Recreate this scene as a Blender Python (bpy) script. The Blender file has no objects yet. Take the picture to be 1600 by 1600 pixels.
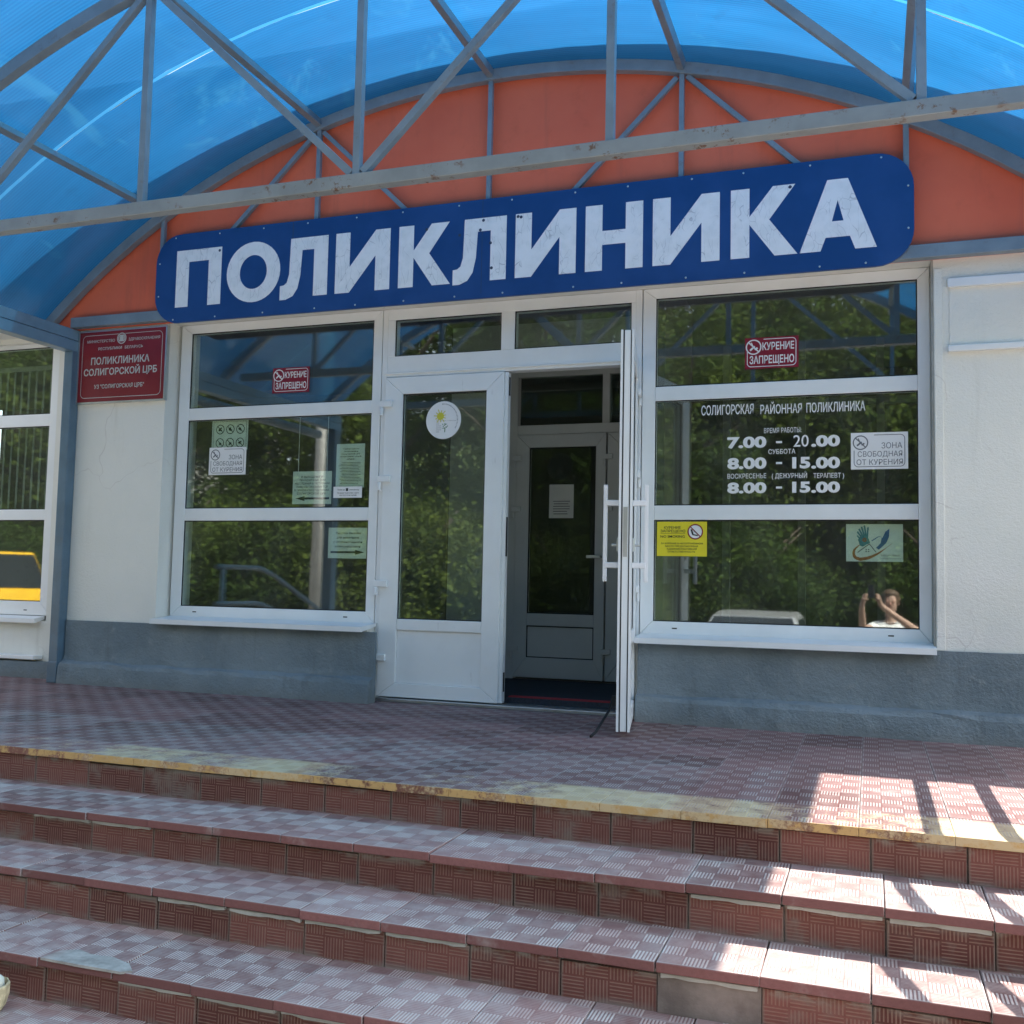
import bpy, bmesh, math, random
from mathutils import Vector, Matrix, Quaternion
random.seed(7)
PI = math.pi
SC = bpy.context.scene
COL = SC.collection

# ------------------------------------------------------------------ camera, sky, sun, exposure
CAM = Vector((2.19908, -5.98272, 0.77900))
FPX, YAW, PITCH, ROLL = 1572.533, math.radians(-19.63926), math.radians(4.06542), math.radians(1.19114)
fw = Vector((math.sin(YAW)*math.cos(PITCH), math.cos(YAW)*math.cos(PITCH), math.sin(PITCH)))
rt0 = fw.cross(Vector((0, 0, 1))).normalized(); up0 = rt0.cross(fw)
rt = rt0*math.cos(ROLL)+up0*math.sin(ROLL); up = -rt0*math.sin(ROLL)+up0*math.cos(ROLL)
cam = bpy.data.cameras.new('camera'); camo = bpy.data.objects.new('camera', cam); COL.objects.link(camo)
cam.sensor_width = 36; cam.lens = 36*FPX/1600; cam.clip_start = 0.02; cam.clip_end = 600
M = Matrix((rt, up, -fw)).transposed().to_4x4(); M.translation = CAM; camo.matrix_world = M
SC.camera = camo

SUN = Vector((0.70, 0.269, 1.0)).normalized()
w = bpy.data.worlds.new('World'); SC.world = w; w.use_nodes = True
nt = w.node_tree
sky = nt.nodes.new('ShaderNodeTexSky'); sky.sky_type = 'NISHITA'; sky.sun_disc = False
sky.sun_elevation = math.asin(SUN.z); sky.sun_rotation = math.atan2(SUN.x, SUN.y)
sky.air_density = 1.0; sky.dust_density = 2.0
bg = nt.nodes['Background']; hz = nt.nodes.new('ShaderNodeRGBToBW'); nt.links.new(sky.outputs[0], hz.inputs[0])
mxs = nt.nodes.new('ShaderNodeMix'); mxs.data_type = 'RGBA'; mxs.inputs[0].default_value = 0.55   # hazy, whitish summer sky
nt.links.new(sky.outputs[0], mxs.inputs[6]); nt.links.new(hz.outputs[0], mxs.inputs[7])
nt.links.new(mxs.outputs[2], bg.inputs[0]); bg.inputs[1].default_value = 0.15
sl = bpy.data.lights.new('sun', 'SUN'); sl.energy = 3.5; sl.angle = math.radians(0.5); sl.color = (1, 0.95, 0.87)
so = bpy.data.objects.new('sun', sl); COL.objects.link(so); so.rotation_euler = (-SUN).to_track_quat('-Z', 'Y').to_euler()
so.location = SUN*60
SC.view_settings.view_transform = 'Standard'; SC.view_settings.look = 'None'
SC.view_settings.gamma = 1; SC.view_settings.use_curve_mapping = False; SC.view_settings.exposure = 2.2
SC.render.engine = 'CYCLES'
SC.cycles.use_denoising = True
SC.cycles.max_bounces = 10; SC.cycles.diffuse_bounces = 5; SC.cycles.transparent_max_bounces = 16
SC.cycles.sample_clamp_indirect = 6

# ------------------------------------------------------------------ helpers
def at(px, py, Y):
    """point of the plane y=Y seen at a spot of the 1600 px photograph (used to measure sizes)"""
    d = fw*FPX+rt*(px-800)+up*(800-py)
    return CAM+d*((Y-CAM.y)/d.y)
def rectpx(xl, xr, yt, yb, Y):
    xm, ym = (xl+xr)/2, (yt+yb)/2
    return at(xl, ym, Y).x, at(xr, ym, Y).x, at(xm, yb, Y).z, at(xm, yt, Y).z

class MB:
    def __init__(s): s.bm = bmesh.new()
    def face(s, pts):
        try: return s.bm.faces.new([s.bm.verts.new(p) for p in pts])
        except ValueError: return None
    def box(s, x0, x1, y0, y1, z0, z1):
        v = [s.bm.verts.new((x, y, z)) for x in (x0, x1) for y in (y0, y1) for z in (z0, z1)]
        for q in ((0, 1, 3, 2), (4, 6, 7, 5), (0, 4, 5, 1), (2, 3, 7, 6), (0, 2, 6, 4), (1, 5, 7, 3)):
            s.bm.faces.new([v[i] for i in q])
        return v
    def bar(s, p, q, wd, ht, upv=(0, 1, 0)):
        """square section bar; wd is measured across upv, ht along upv"""
        p, q = Vector(p), Vector(q); d = (q-p).normalized(); u = Vector(upv)
        a = d.cross(u).normalized()*wd/2; b = a.cross(d).normalized()*ht/2
        r = [[s.bm.verts.new(c+sa*a+sb*b) for sa, sb in ((-1, -1), (1, -1), (1, 1), (-1, 1))] for c in (p, q)]
        for i in range(4):
            j = (i+1) % 4; s.bm.faces.new((r[0][i], r[0][j], r[1][j], r[1][i]))
        s.bm.faces.new(r[0][::-1]); s.bm.faces.new(r[1])
    def tube(s, pts, rad, n=10, cap=True):
        pts = [Vector(p) for p in pts]; rings = []
        rad = rad if isinstance(rad, (list, tuple)) else [rad]*len(pts)
        for i, p in enumerate(pts):
            d = (pts[min(i+1, len(pts)-1)]-pts[max(i-1, 0)]).normalized()
            ref = Vector((0, 0, 1)) if abs(d.z) < .9 else Vector((1, 0, 0))
            a = d.cross(ref).normalized(); b = d.cross(a)
            rings.append([s.bm.verts.new(p+(a*math.cos(t)+b*math.sin(t))*rad[i]) for t in [2*PI*k/n for k in range(n)]])
        for r0, r1 in zip(rings, rings[1:]):
            for k in range(n):
                f = s.bm.faces.new((r0[k], r0[(k+1) % n], r1[(k+1) % n], r1[k])); f.smooth = True
        if cap: s.bm.faces.new(rings[0][::-1]); s.bm.faces.new(rings[-1])
    def prism(s, pts, y0, y1):
        """outline in x,z extruded from y0 to y1"""
        a = [s.bm.verts.new((x, y0, z)) for x, z in pts]; b = [s.bm.verts.new((x, y1, z)) for x, z in pts]
        n = len(pts); s.bm.faces.new(a); s.bm.faces.new(b[::-1])
        for i in range(n): s.bm.faces.new((a[i], b[i], b[(i+1) % n], a[(i+1) % n]))
    def flat(s, pts, y): return s.face([(x, y, z) for x, z in pts])
    def ring(s, cx, cz, r0, r1, y, n=28, a0=0, a1=2*PI, sx=1.0):
        for k in range(n):
            t, u = a0+(a1-a0)*k/n, a0+(a1-a0)*(k+1)/n
            P = lambda r, q: (cx+r*sx*math.cos(q), y, cz+r*math.sin(q))
            if r0 > 0: s.face((P(r0, t), P(r1, t), P(r1, u), P(r0, u)))
            else: s.face(((cx, y, cz), P(r1, t), P(r1, u)))
    def line(s, x0, z0, x1, z1, t, y):
        d = Vector((x1-x0, z1-z0)).normalized(); n = Vector((-d.y, d.x))*t/2
        s.flat([(x0+n.x, z0+n.y), (x0-n.x, z0-n.y), (x1-n.x, z1-n.y), (x1+n.x, z1+n.y)], y)
    def sphere(s, c, r, seg=12, sc=(1, 1, 1)):
        m = Matrix.Translation(c) @ Matrix.Diagonal((r*sc[0], r*sc[1], r*sc[2], 1))
        for f in bmesh.ops.create_uvsphere(s.bm, u_segments=seg, v_segments=max(6, seg*2//3), radius=1, matrix=m)['verts']: pass
    def build(s, name, mat, parent=None, bevel=0, loc=None, smooth=False):
        bmesh.ops.recalc_face_normals(s.bm, faces=s.bm.faces[:]) if not getattr(s, 'norecalc', False) else None
        me = bpy.data.meshes.new(name)
        if smooth:
            for f in s.bm.faces: f.smooth = True
        s.bm.to_mesh(me); s.bm.free()
        for m in (mat if isinstance(mat, (list, tuple)) else [mat]): me.materials.append(m)
        o = bpy.data.objects.new(name, me); COL.objects.link(o)
        if parent: o.parent = parent
        if loc: o.location = loc
        if bevel:
            b = o.modifiers.new('bevel', 'BEVEL'); b.width = bevel; b.segments = 2; b.limit_method = 'ANGLE'; b.angle_limit = 0.6
        return o

def tag(o, label=None, cat=None, group=None, kind=None):
    if label: o['label'] = label
    if cat: o['category'] = cat
    if group: o['group'] = group
    if kind: o['kind'] = kind
    return o
def empty(name, loc, label, cat, group=None, rz=0):
    o = bpy.data.objects.new(name, None); COL.objects.link(o); o.location = loc; o.rotation_euler = (0, 0, rz)
    o.empty_display_size = .2
    return tag(o, label, cat, group)
def kids(o): return [c for c in bpy.data.objects if c.parent == o]
def copy_tree(o, parent=None):
    c = o.copy(); COL.objects.link(c); c.parent = parent
    for ch in kids(o): copy_tree(ch, c)
    return c

_tc = {}
def textgeo(body, off=0.0):
    k = (body, off)
    if k not in _tc:
        cu = bpy.data.curves.new('lettering', 'FONT'); cu.body = body; cu.offset = off; cu.resolution_u = 4
        o = bpy.data.objects.new('lettering', cu); COL.objects.link(o)
        dg = bpy.context.evaluated_depsgraph_get(); me = o.evaluated_get(dg).to_mesh()
        vs = [v.co.copy() for v in me.vertices]; fs = [tuple(p.vertices) for p in me.polygons]
        bpy.data.objects.remove(o); bpy.data.curves.remove(cu)
        _tc[k] = (vs, fs)
    return _tc[k]
_cap = 0.727
def put_text(mb, body, x0, x1, z0, z1, y, off=0.0, shear=0.0):
    """text fitted between x0 and x1, baseline z0, cap height up to z1"""
    vs, fs = textgeo(body, off)
    a, b = min(v.x for v in vs), max(v.x for v in vs)
    sx = (x1-x0)/(b-a); sz = (z1-z0)/(_cap+2*off)
    nv = [mb.bm.verts.new((x0+(v.x-a)*sx+shear*v.y*sz, y, z0+(v.y+off)*sz)) for v in vs]
    for f in fs:
        try: mb.bm.faces.new([nv[i] for i in f])
        except ValueError: pass

# ------------------------------------------------------------------ node helper
class G:
    def __init__(s, name):
        s.mat = bpy.data.materials.new(name); s.mat.use_nodes = True
        s.t = s.mat.node_tree; s.t.nodes.clear(); s.out = s.t.nodes.new('ShaderNodeOutputMaterial')
    def n(s, typ, ins=None, **props):
        nd = s.t.nodes.new('ShaderNode'+typ)
        for k, v in props.items(): setattr(nd, k, v)
        for k, v in (ins or {}).items(): s.set(nd.inputs[k], v)
        return nd
    def set(s, sock, v):
        if isinstance(v, bpy.types.NodeSocket): s.t.links.new(v, sock)
        elif isinstance(v, bpy.types.Node): s.t.links.new(v.outputs[0], sock)
        else:
            if isinstance(v, tuple) and len(v) == 3 and sock.type == 'RGBA': v = v+(1,)
            sock.default_value = v
    def m(s, op, a, b=0.0, c=0.0, clamp=False):
        nd = s.n('Math', operation=op, use_clamp=clamp)
        for i, v in enumerate((a, b, c)): s.set(nd.inputs[i], v)
        return nd.outputs[0]
    def mix(s, fac, a, b, blend='MIX'):
        nd = s.n('Mix', data_type='RGBA', blend_type=blend)
        s.set(nd.inputs[0], fac); s.set(nd.inputs[6], a); s.set(nd.inputs[7], b)
        return nd.outputs[2]
    def ramp(s, v, lo, hi, a=0.0, b=1.0):
        nd = s.n('MapRange'); nd.interpolation_type = 'SMOOTHSTEP'
        for i, x in enumerate((v, lo, hi, a, b)): s.set(nd.inputs[i], x)
        return nd.outputs[0]
    def noise(s, scale, detail=3, rough=.55, vec=None, dist=0.0):
        nd = s.n('TexNoise'); nd.inputs['Scale'].default_value = scale; nd.inputs['Detail'].default_value = detail
        nd.inputs['Roughness'].default_value = rough; nd.inputs['Distortion'].default_value = dist
        if vec is not None: s.set(nd.inputs['Vector'], vec)
        return nd.outputs[0]
    def obj(s): return s.n('TexCoord').outputs['Object']
    def pos(s): return s.n('NewGeometry').outputs['Position']
    def scale(s, vec, sc):
        nd = s.n('Mapping'); s.set(nd.inputs[0], vec); nd.inputs['Scale'].default_value = sc; return nd.outputs[0]
    def bump(s, h, strength, dist=.01):
        nd = s.n('Bump'); nd.inputs['Strength'].default_value = strength; nd.inputs['Distance'].default_value = dist
        s.set(nd.inputs['Height'], h); return nd.outputs[0]
    def pbr(s, col, rough=.6, spec=.4, metal=0.0, normal=None, **kw):
        p = s.n('BsdfPrincipled'); s.set(p.inputs['Base Color'], col); s.set(p.inputs['Roughness'], rough)
        s.set(p.inputs['Specular IOR Level'], spec); s.set(p.inputs['Metallic'], metal)
        if normal is not None: s.set(p.inputs['Normal'], normal)
        for k, v in kw.items(): s.set(p.inputs[k], v)
        s.t.links.new(p.outputs[0], s.out.inputs[0]); return s.mat
def plain(name, col, rough=.6, spec=.35, metal=0.0, var=.06, sc=6):
    g = G(name); n = g.noise(sc, 4, vec=g.pos())
    c = g.mix(g.ramp(n, .3, .7), tuple(x*(1-var) for x in col), tuple(min(1, x*(1+var)) for x in col))
    return g.pbr(c, g.ramp(n, .2, .8, rough*.9, min(1, rough*1.1)), spec, metal)

# ------------------------------------------------------------------ materials
def mat_wall():
    g = G('rough_white_plaster'); p = g.pos()
    big = g.noise(1.3, 4, vec=p); st = g.noise(1, 5, .6, vec=g.scale(p, (9, 9, .7)))
    col = g.mix(g.ramp(big, .3, .7), (.77, .77, .71), (.83, .82, .76))
    col = g.mix(g.ramp(st, .56, .8, 0, .35), col, (.55, .53, .46))
    vv = g.n('TexVoronoi', {'Vector': g.n('VectorMath', {0: p, 1: g.n('VectorMath', {0: g.n('TexNoise', {'Vector': p, 'Scale': 4.0}).outputs[1], 1: (.3, .3, .3)}, operation='MULTIPLY').outputs[0]}, operation='ADD').outputs[0], 'Scale': 1.1}, feature='DISTANCE_TO_EDGE')
    col = g.mix(g.m('MULTIPLY', g.ramp(vv.outputs['Distance'], 0, .006, 1, 0), g.ramp(big, .50, .62, 0, .35)), col, (.45, .39, .35))
    fine = g.noise(170, 2, .6, vec=p); mid = g.noise(60, 3, .6, vec=p)
    h = g.m('ADD', fine, g.m('MULTIPLY', mid, 1.2))
    return g.pbr(col, .9, .2, normal=g.bump(h, .5, .006))
def mat_plinth():
    g = G('grey_plinth_paint'); p = g.pos()
    big = g.noise(1.6, 5, .6, vec=p); med = g.noise(14, 4, .6, vec=p)
    col = g.mix(g.ramp(big, .35, .65), (.165, .21, .235), (.235, .285, .31))
    col = g.mix(g.ramp(med, .55, .8, 0, .5), col, (.33, .36, .36))
    ss = g.n('SeparateXYZ', {0: p})
    sk = g.noise(1, 5, .65, vec=g.scale(p, (7, 7, .9)))
    col = g.mix(g.ramp(sk, .54, .72, 0, .45), col, (.13, .15, .155))
    low = g.m('MULTIPLY', g.ramp(g.m('ADD', ss.outputs[2], g.m('MULTIPLY', med, .12)), .05, .16, 1, 0), .45)
    col = g.mix(low, col, (.20, .20, .18))
    h = g.m('ADD', g.noise(70, 4, .65, vec=p), g.m('MULTIPLY', med, 1.5))
    return g.pbr(col, .75, .3, normal=g.bump(h, .7, .012))
def mat_gable():
    g = G('orange_painted_panel'); p = g.pos()
    a = g.noise(1.1, 4, .6, vec=p); b = g.noise(7, 5, .65, vec=p)
    col = g.mix(g.ramp(a, .3, .7), (.78, .15, .078), (.85, .19, .10))
    col = g.mix(g.ramp(b, .5, .8, 0, .3), col, (.55, .11, .05))
    st = g.noise(1, 5, .65, vec=g.scale(p, (6, 6, .5)))
    col = g.mix(g.ramp(st, .52, .75, 0, .4), col, (.52, .13, .08))
    fl = g.noise(45, 3, .7, vec=p); col = g.mix(g.ramp(fl, .70, .78, 0, .5), col, (.30, .10, .07))
    return g.pbr(col, .6, .3, normal=g.bump(g.noise(2.0, 2, vec=p), .25, .05))
def mat_metal(name, col, rust=.5, dark=None):
    g = G(name); p = g.pos()
    a = g.noise(5, 4, .6, vec=p); b = g.noise(22, 6, .7, vec=p); c2 = g.noise(3.1, 3, .6, vec=p)
    c = g.mix(g.ramp(a, .3, .7), tuple(x*.88 for x in col), tuple(x*1.1 for x in col))
    r = g.m('MULTIPLY', g.ramp(b, .55, .64), g.ramp(c2, .44, .58))
    r = g.m('MULTIPLY', r, rust)
    c = g.mix(r, c, (.17, .085, .045))
    return g.pbr(c, g.ramp(r, 0, 1, .34, .85), .55, normal=g.bump(b, .12, .004))
def mat_canopy():
    g = G('blue_polycarbonate'); p = g.pos(); ss = g.n('SeparateXYZ', {0: p})
    wv = g.m('SINE', g.m('MULTIPLY', ss.outputs[1], 2*PI/.021)); wv = g.m('MULTIPLY', wv, .5)
    wide = g.noise(1, 4, .6, vec=g.scale(p, (.6, 4.0, .6)))
    blot = g.noise(5, 5, .65, vec=p); spk = g.noise(38, 3, .7, vec=p)
    c = g.mix(g.ramp(wide, .3, .7), (.005, .050, .135), (.008, .070, .18))
    c = g.mix(g.m('MULTIPLY', g.m('ADD', wv, .5), .22), c, (.016, .13, .27))
    c = g.mix(g.ramp(blot, .56, .8, 0, .45), c, (.007, .045, .11))
    c = g.mix(g.ramp(spk, .70, .78, 0, .45), c, (.03, .07, .12))
    smr = g.noise(1, 4, .7, vec=g.scale(p, (1.6, .9, 1.6)), dist=1.2)
    c = g.mix(g.ramp(smr, .56, .70, 0, .5), c, (.02, .11, .21))
    scr = g.noise(1, 3, .7, vec=g.scale(p, (60, 9, 60)))
    c = g.mix(g.ramp(scr, .72, .80, 0, .4), c, (.12, .3, .45))
    tl = g.n('BsdfTranslucent', {0: c}); df = g.n('BsdfDiffuse', {0: c})
    gl = g.n('BsdfGlossy', {0: (.9, .95, 1), 1: .22})
    tr = g.n('BsdfTransparent', {0: (.15, .56, .86)})
    m1 = g.n('MixShader', {0: .16, 1: tl, 2: df}); m2 = g.n('MixShader', {0: .07, 1: m1, 2: gl}); m3 = g.n('MixShader', {0: .085, 1: m2, 2: tr})
    g.t.links.new(m3.outputs[0], g.out.inputs[0]); return g.mat
def mat_strip():
    g = G('pale_blue_joint_profile')
    tl = g.n('BsdfTranslucent', {0: (.022, .13, .26)}); df = g.n('BsdfGlossy', {0: (.7, .85, 1), 1: .3})
    m1 = g.n('MixShader', {0: .15, 1: tl, 2: df}); g.t.links.new(m1.outputs[0], g.out.inputs[0]); return g.mat
def mat_glass(name='window_glass', base=.14, tint=(.90, .95, .92)):
    g = G(name); p = g.pos()
    lw = g.n('LayerWeight', {0: .5}); f = g.m('POWER', lw.outputs['Facing'], 5.0)
    fac = g.m('ADD', base, g.m('MULTIPLY', f, .8), clamp=True)
    nrm = g.bump(g.noise(1.6, 2, .5, vec=p), .022, .02)
    gl = g.n('BsdfGlossy', {0: (.97, 1, .98), 1: .02, 'Normal': nrm}); df = g.n('BsdfDiffuse', {0: (.5, .5, .46)}); tr = g.n('BsdfTransparent', {0: tint})
    mx = g.n('MixShader', {0: fac, 1: tr, 2: gl}); film = g.ramp(g.noise(1, 5, .65, vec=g.scale(p, (2.2, 2.2, 1.1))), .35, .75, .008, .05)
    m2 = g.n('MixShader', {0: film, 1: mx, 2: df}); g.t.links.new(m2.outputs[0], g.out.inputs[0]); return g.mat
def mat_pvc(name, col=(.85, .87, .87)):
    g = G(name); p = g.pos()
    a = g.noise(2.2, 4, .6, vec=p); s = g.noise(30, 4, .6, vec=g.scale(p, (1, 1, .25)))
    c = g.mix(g.ramp(a, .35, .7), col, tuple(x*.93 for x in col))
    c = g.mix(g.ramp(s, .66, .8, 0, .35), c, (.42, .42, .39))
    return g.pbr(c, g.ramp(a, .3, .7, .32, .42), .45)
def mat_signblue():
    g = G('blue_sign_paint'); p = g.pos()
    a = g.noise(2.5, 4, .6, vec=p); sc = g.noise(60, 5, .75, vec=g.scale(p, (1, 1, .4)))
    c = g.mix(g.ramp(a, .35, .7), (.010, .055, .20), (.016, .072, .245))
    c = g.mix(g.ramp(sc, .70, .80, 0, .5), c, (.12, .2, .34))
    return g.pbr(c, g.ramp(a, .3, .7, .30, .45), .45, normal=g.bump(g.noise(1.5, 2, vec=p), .12, .05))
def mat_letters():
    g = G('cracked_white_letters'); p = g.pos()
    v = g.n('TexVoronoi', {'Vector': g.scale(g.n('VectorMath', {0: p, 1: g.n('VectorMath', {0: g.n('TexNoise', {'Vector': p, 'Scale': 6.0}).outputs[1], 1: (.12, .12, .12)}, operation='MULTIPLY').outputs[0]}, operation='ADD').outputs[0], (24, 24, 6)), 'Scale': 1.0}, feature='DISTANCE_TO_EDGE')
    gate = g.ramp(g.noise(7, 3, .6, vec=p), .42, .62)
    cr = g.m('MULTIPLY', g.ramp(v.outputs['Distance'], 0.0, .026, 1, 0), gate)
    a = g.noise(14, 4, .6, vec=p)
    c = g.mix(g.ramp(a, .35, .7), (.88, .90, .92), (.80, .83, .85))
    c = g.mix(g.m('MULTIPLY', cr, .6), c, (.30, .33, .38))
    return g.pbr(c, .55, .35, normal=g.bump(cr, -.5, .004))
def mat_tile(name, base, dust, lineA, lineB, film, yellow=False, mortar=.5, vcol=(.33, .32, .29), riser=False):
    g = G(name); uv = g.n('UVMap').outputs[0]; ss = g.n('SeparateXYZ', {0: uv}); p = g.pos(); ps = g.n('SeparateXYZ', {0: p})
    su, sv = g.m('MULTIPLY', ss.outputs[0], 4.0), g.m('MULTIPLY', ss.outputs[1], 4.0)
    chk = g.m('MODULO', g.m('ABSOLUTE', g.m('ADD', g.m('FLOOR', su), g.m('FLOOR', sv))), 2.0)
    fu, fv = g.m('FRACT', su), g.m('FRACT', sv)
    chk = g.m('GREATER_THAN', chk, .5)
    sel = g.m('ADD', g.m('MULTIPLY', fu, chk), g.m('MULTIPLY', fv, g.m('SUBTRACT', 1.0, chk)))
    tri = g.m('ABSOLUTE', g.m('SUBTRACT', g.m('FRACT', g.m('MULTIPLY', sel, 7.0)), .5))
    line = g.ramp(tri, .13 if riser else .22, .24 if riser else .33, 1, 0)
    # keep a plain margin round every little square
    mu = g.m('MINIMUM', g.m('MINIMUM', fu, g.m('SUBTRACT', 1.0, fu)), g.m('MINIMUM', fv, g.m('SUBTRACT', 1.0, fv)))
    line = g.m('MULTIPLY', line, g.ramp(mu, .02, .05))
    d1 = g.noise(2.3, 5, .65, vec=p); d2 = g.noise(16, 5, .7, vec=p); d3 = g.noise(90, 3, .7, vec=p)
    wn = g.n('TexWhiteNoise', noise_dimensions='2D'); g.set(wn.inputs['Vector'], g.n('VectorMath', {0: uv}, operation='FLOOR').outputs[0])
    tv = wn.outputs[0]
    wear = g.m('ADD', g.m('MULTIPLY', g.ramp(d1, .3, .7), .45), g.m('MULTIPLY', g.ramp(d2, .25, .75), .55))
    strength = g.m('ADD', g.m('MULTIPLY', chk, lineA), g.m('MULTIPLY', g.m('SUBTRACT', 1.0, chk), lineB))
    lm = g.m('MULTIPLY', g.m('MULTIPLY', line, strength), g.m('ADD', .45, g.m('MULTIPLY', wear, .75)), clamp=True)
    nz = g.n('SeparateXYZ', {0: g.n('NewGeometry').outputs['Normal']}).outputs[2]
    topf = 1.0 if riser else g.ramp(nz, .3, .8)
    c = g.mix(tv, tuple(x*.66 for x in base), tuple(x*1.30 for x in base))
    c = g.mix(g.ramp(d3, .3, .75, 0, .35), c, tuple(x*.6 for x in base))
    c = g.mix(g.m('MULTIPLY', g.m('ADD', g.ramp(d2, .3, .75), tv), g.m('MULTIPLY', topf, film*.5), clamp=True), c, dust)
    c = g.mix(lm, c, dust)
    tu, tvv = g.m('FRACT', ss.outputs[0]), g.m('FRACT', ss.outputs[1])
    ed = g.m('MINIMUM', g.m('MINIMUM', tu, g.m('SUBTRACT', 1.0, tu)), g.m('MINIMUM', tvv, g.m('SUBTRACT', 1.0, tvv)))
    edm = g.m('MULTIPLY', g.ramp(g.m('ADD', ed, g.m('MULTIPLY', g.m('SUBTRACT', d2, .5), .05)), .005, .035, 1, 0), mortar)
    c = g.mix(edm, c, vcol)
    st = g.noise(3.4, 5, .7, vec=g.n('VectorMath', {0: p, 1: (9.3, 2.2, 5.1)}, operation='ADD').outputs[0])
    c = g.mix(g.ramp(st, .57, .72, 0, mortar), c, vcol)
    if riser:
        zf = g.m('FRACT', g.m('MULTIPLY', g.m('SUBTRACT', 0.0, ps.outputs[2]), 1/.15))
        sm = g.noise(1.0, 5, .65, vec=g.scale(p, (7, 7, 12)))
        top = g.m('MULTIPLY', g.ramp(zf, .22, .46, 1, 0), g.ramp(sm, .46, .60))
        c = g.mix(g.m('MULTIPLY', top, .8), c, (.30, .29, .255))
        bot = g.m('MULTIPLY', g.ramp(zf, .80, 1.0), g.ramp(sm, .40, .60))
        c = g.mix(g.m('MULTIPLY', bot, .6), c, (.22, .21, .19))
    if yellow:
        x = ps.outputs[0]
        band = g.ramp(ps.outputs[1], -2.16, -2.12, 1, 0)
        n1 = g.noise(1.0, 4, .6, vec=g.n('CombineXYZ', {0: g.m('MULTIPLY', x, 1.15), 1: 3.7, 2: 1.0}))
        grain = g.m('ADD', g.m('MULTIPLY', d2, .5), g.m('MULTIPLY', d3, .35))
        pm = g.ramp(g.m('ADD', g.m('MULTIPLY', n1, 1.1), g.m('MULTIPLY', g.m('SUBTRACT', grain, .42), .9)), .53, .70)
        nose = g.ramp(ps.outputs[1], -2.40, -2.395, 1, 0)
        ym = g.m('MULTIPLY', g.m('MULTIPLY', pm, .82), band)
        ym = g.m('MULTIPLY', ym, g.m('SUBTRACT', 1.0, g.m('MULTIPLY', line, .45)))
        ns = g.ramp(g.m('ADD', d2, g.m('MULTIPLY', d1, .4)), .62, .76, 1, .10)
        c = g.mix(ym, c, (.57, .46, .27))
        c = g.mix(g.m('MULTIPLY', nose, ns), c, (.47, .31, .13))
    h = g.m('ADD', g.m('MULTIPLY', line, .8), g.m('MULTIPLY', d3, .3))
    return g.pbr(c, g.ramp(d2, .3, .7, .6, .85), .22, normal=g.bump(h, .5, .003))
def mat_concrete(name, a, b, sc=8):
    g = G(name); p = g.pos(); n = g.noise(sc, 6, .65, vec=p); f = g.noise(sc*12, 3, .6, vec=p)
    return g.pbr(g.mix(g.ramp(n, .3, .7), a, b), .9, .2, normal=g.bump(g.m('ADD', n, f), .35, .006))
def mat_leaf():
    g = G('foliage'); p = g.pos(); oi = g.n('ObjectInfo')
    n = g.noise(.35, 4, .6, vec=p); n2 = g.noise(9, 2, .6, vec=p)
    c = g.mix(g.ramp(n, .38, .62), (.035, .06, .014), (.125, .165, .035))
    c = g.mix(g.ramp(n2, .35, .75, 0, .22), c, (.16, .18, .05))
    c = g.mix(g.m('MULTIPLY', oi.outputs['Random'], .65), c, (.035, .075, .02))
    df = g.n('BsdfDiffuse', {0: c}); tl = g.n('BsdfTranslucent', {0: c}); mx = g.n('MixShader', {0: .35, 1: df, 2: tl})
    g.t.links.new(mx.outputs[0], g.out.inputs[0]); return g.mat
def mat_ground(name, a, b):
    g = G(name); p = g.pos(); n = g.noise(.35, 6, .6, vec=p); f = g.noise(40, 4, .7, vec=p)
    c = g.mix(g.ramp(n, .3, .7), a, b); c = g.mix(g.ramp(f, .4, .7, 0, .3), c, tuple(x*.6 for x in a))
    return g.pbr(c, .9, .25, normal=g.bump(f, .3, .01))

WALL, PLINTH, GABLE = mat_wall(), mat_plinth(), mat_gable()
CHORD = mat_metal('weathered_grey_chord', (.27, .29, .29), .9)
STEEL = mat_metal('grey_blue_steel', (.21, .265, .31), .25)
LTBLUE = mat_metal('light_blue_steel', (.16, .27, .36), .15)
COLBLUE = mat_metal('column_blue_paint', (.105, .175, .235), .1)
CANOPY, STRIP = mat_canopy(), mat_strip()
GLASS = mat_glass()
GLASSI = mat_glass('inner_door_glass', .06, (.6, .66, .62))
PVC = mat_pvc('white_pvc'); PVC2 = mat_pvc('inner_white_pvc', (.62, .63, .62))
SIGNB, LETTER = mat_signblue(), mat_letters()
T_TREAD = mat_tile('tread_tile', (.19, .085, .080), (.53, .49, .46), .80, .22, .46, mortar=.35, vcol=(.42, .42, .40))
T_LAND = mat_tile('landing_tile', (.155, .062, .060), (.44, .41, .39), .64, .18, .20, yellow=True, mortar=.3, vcol=(.40, .38, .36))
T_RISE = mat_tile('riser_tile', (.145, .046, .038), (.34, .225, .175), .52, .52, .18, mortar=.6, vcol=(.20, .175, .145), riser=True)
MORTAR = mat_concrete('mortar', (.34, .34, .31), (.46, .46, .43)); CEMENT = mat_concrete('bare_cement', (.15, .125, .11), (.25, .215, .19), 7)
RUBBER = plain('black_rubber', (.015, .016, .017), .6); DARKMAT = plain('dark_door_mat', (.028, .034, .045), .95, sc=60, var=.3)
REDSTRIP = plain('red_mat_edge', (.28, .02, .03), .7)
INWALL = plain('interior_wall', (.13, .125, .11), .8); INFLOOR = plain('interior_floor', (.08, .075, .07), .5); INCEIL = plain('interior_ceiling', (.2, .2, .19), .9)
MAROON = plain('maroon_plaque', (.22, .016, .024), .35, .5); REDST = plain('dark_red_vinyl', (.24, .012, .03), .4, .4)
WHITEV = plain('white_vinyl', (.82, .82, .82), .5, .3, var=.02); PAPER = plain('paper', (.84, .90, .80), .8, .2, var=.04)
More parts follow.
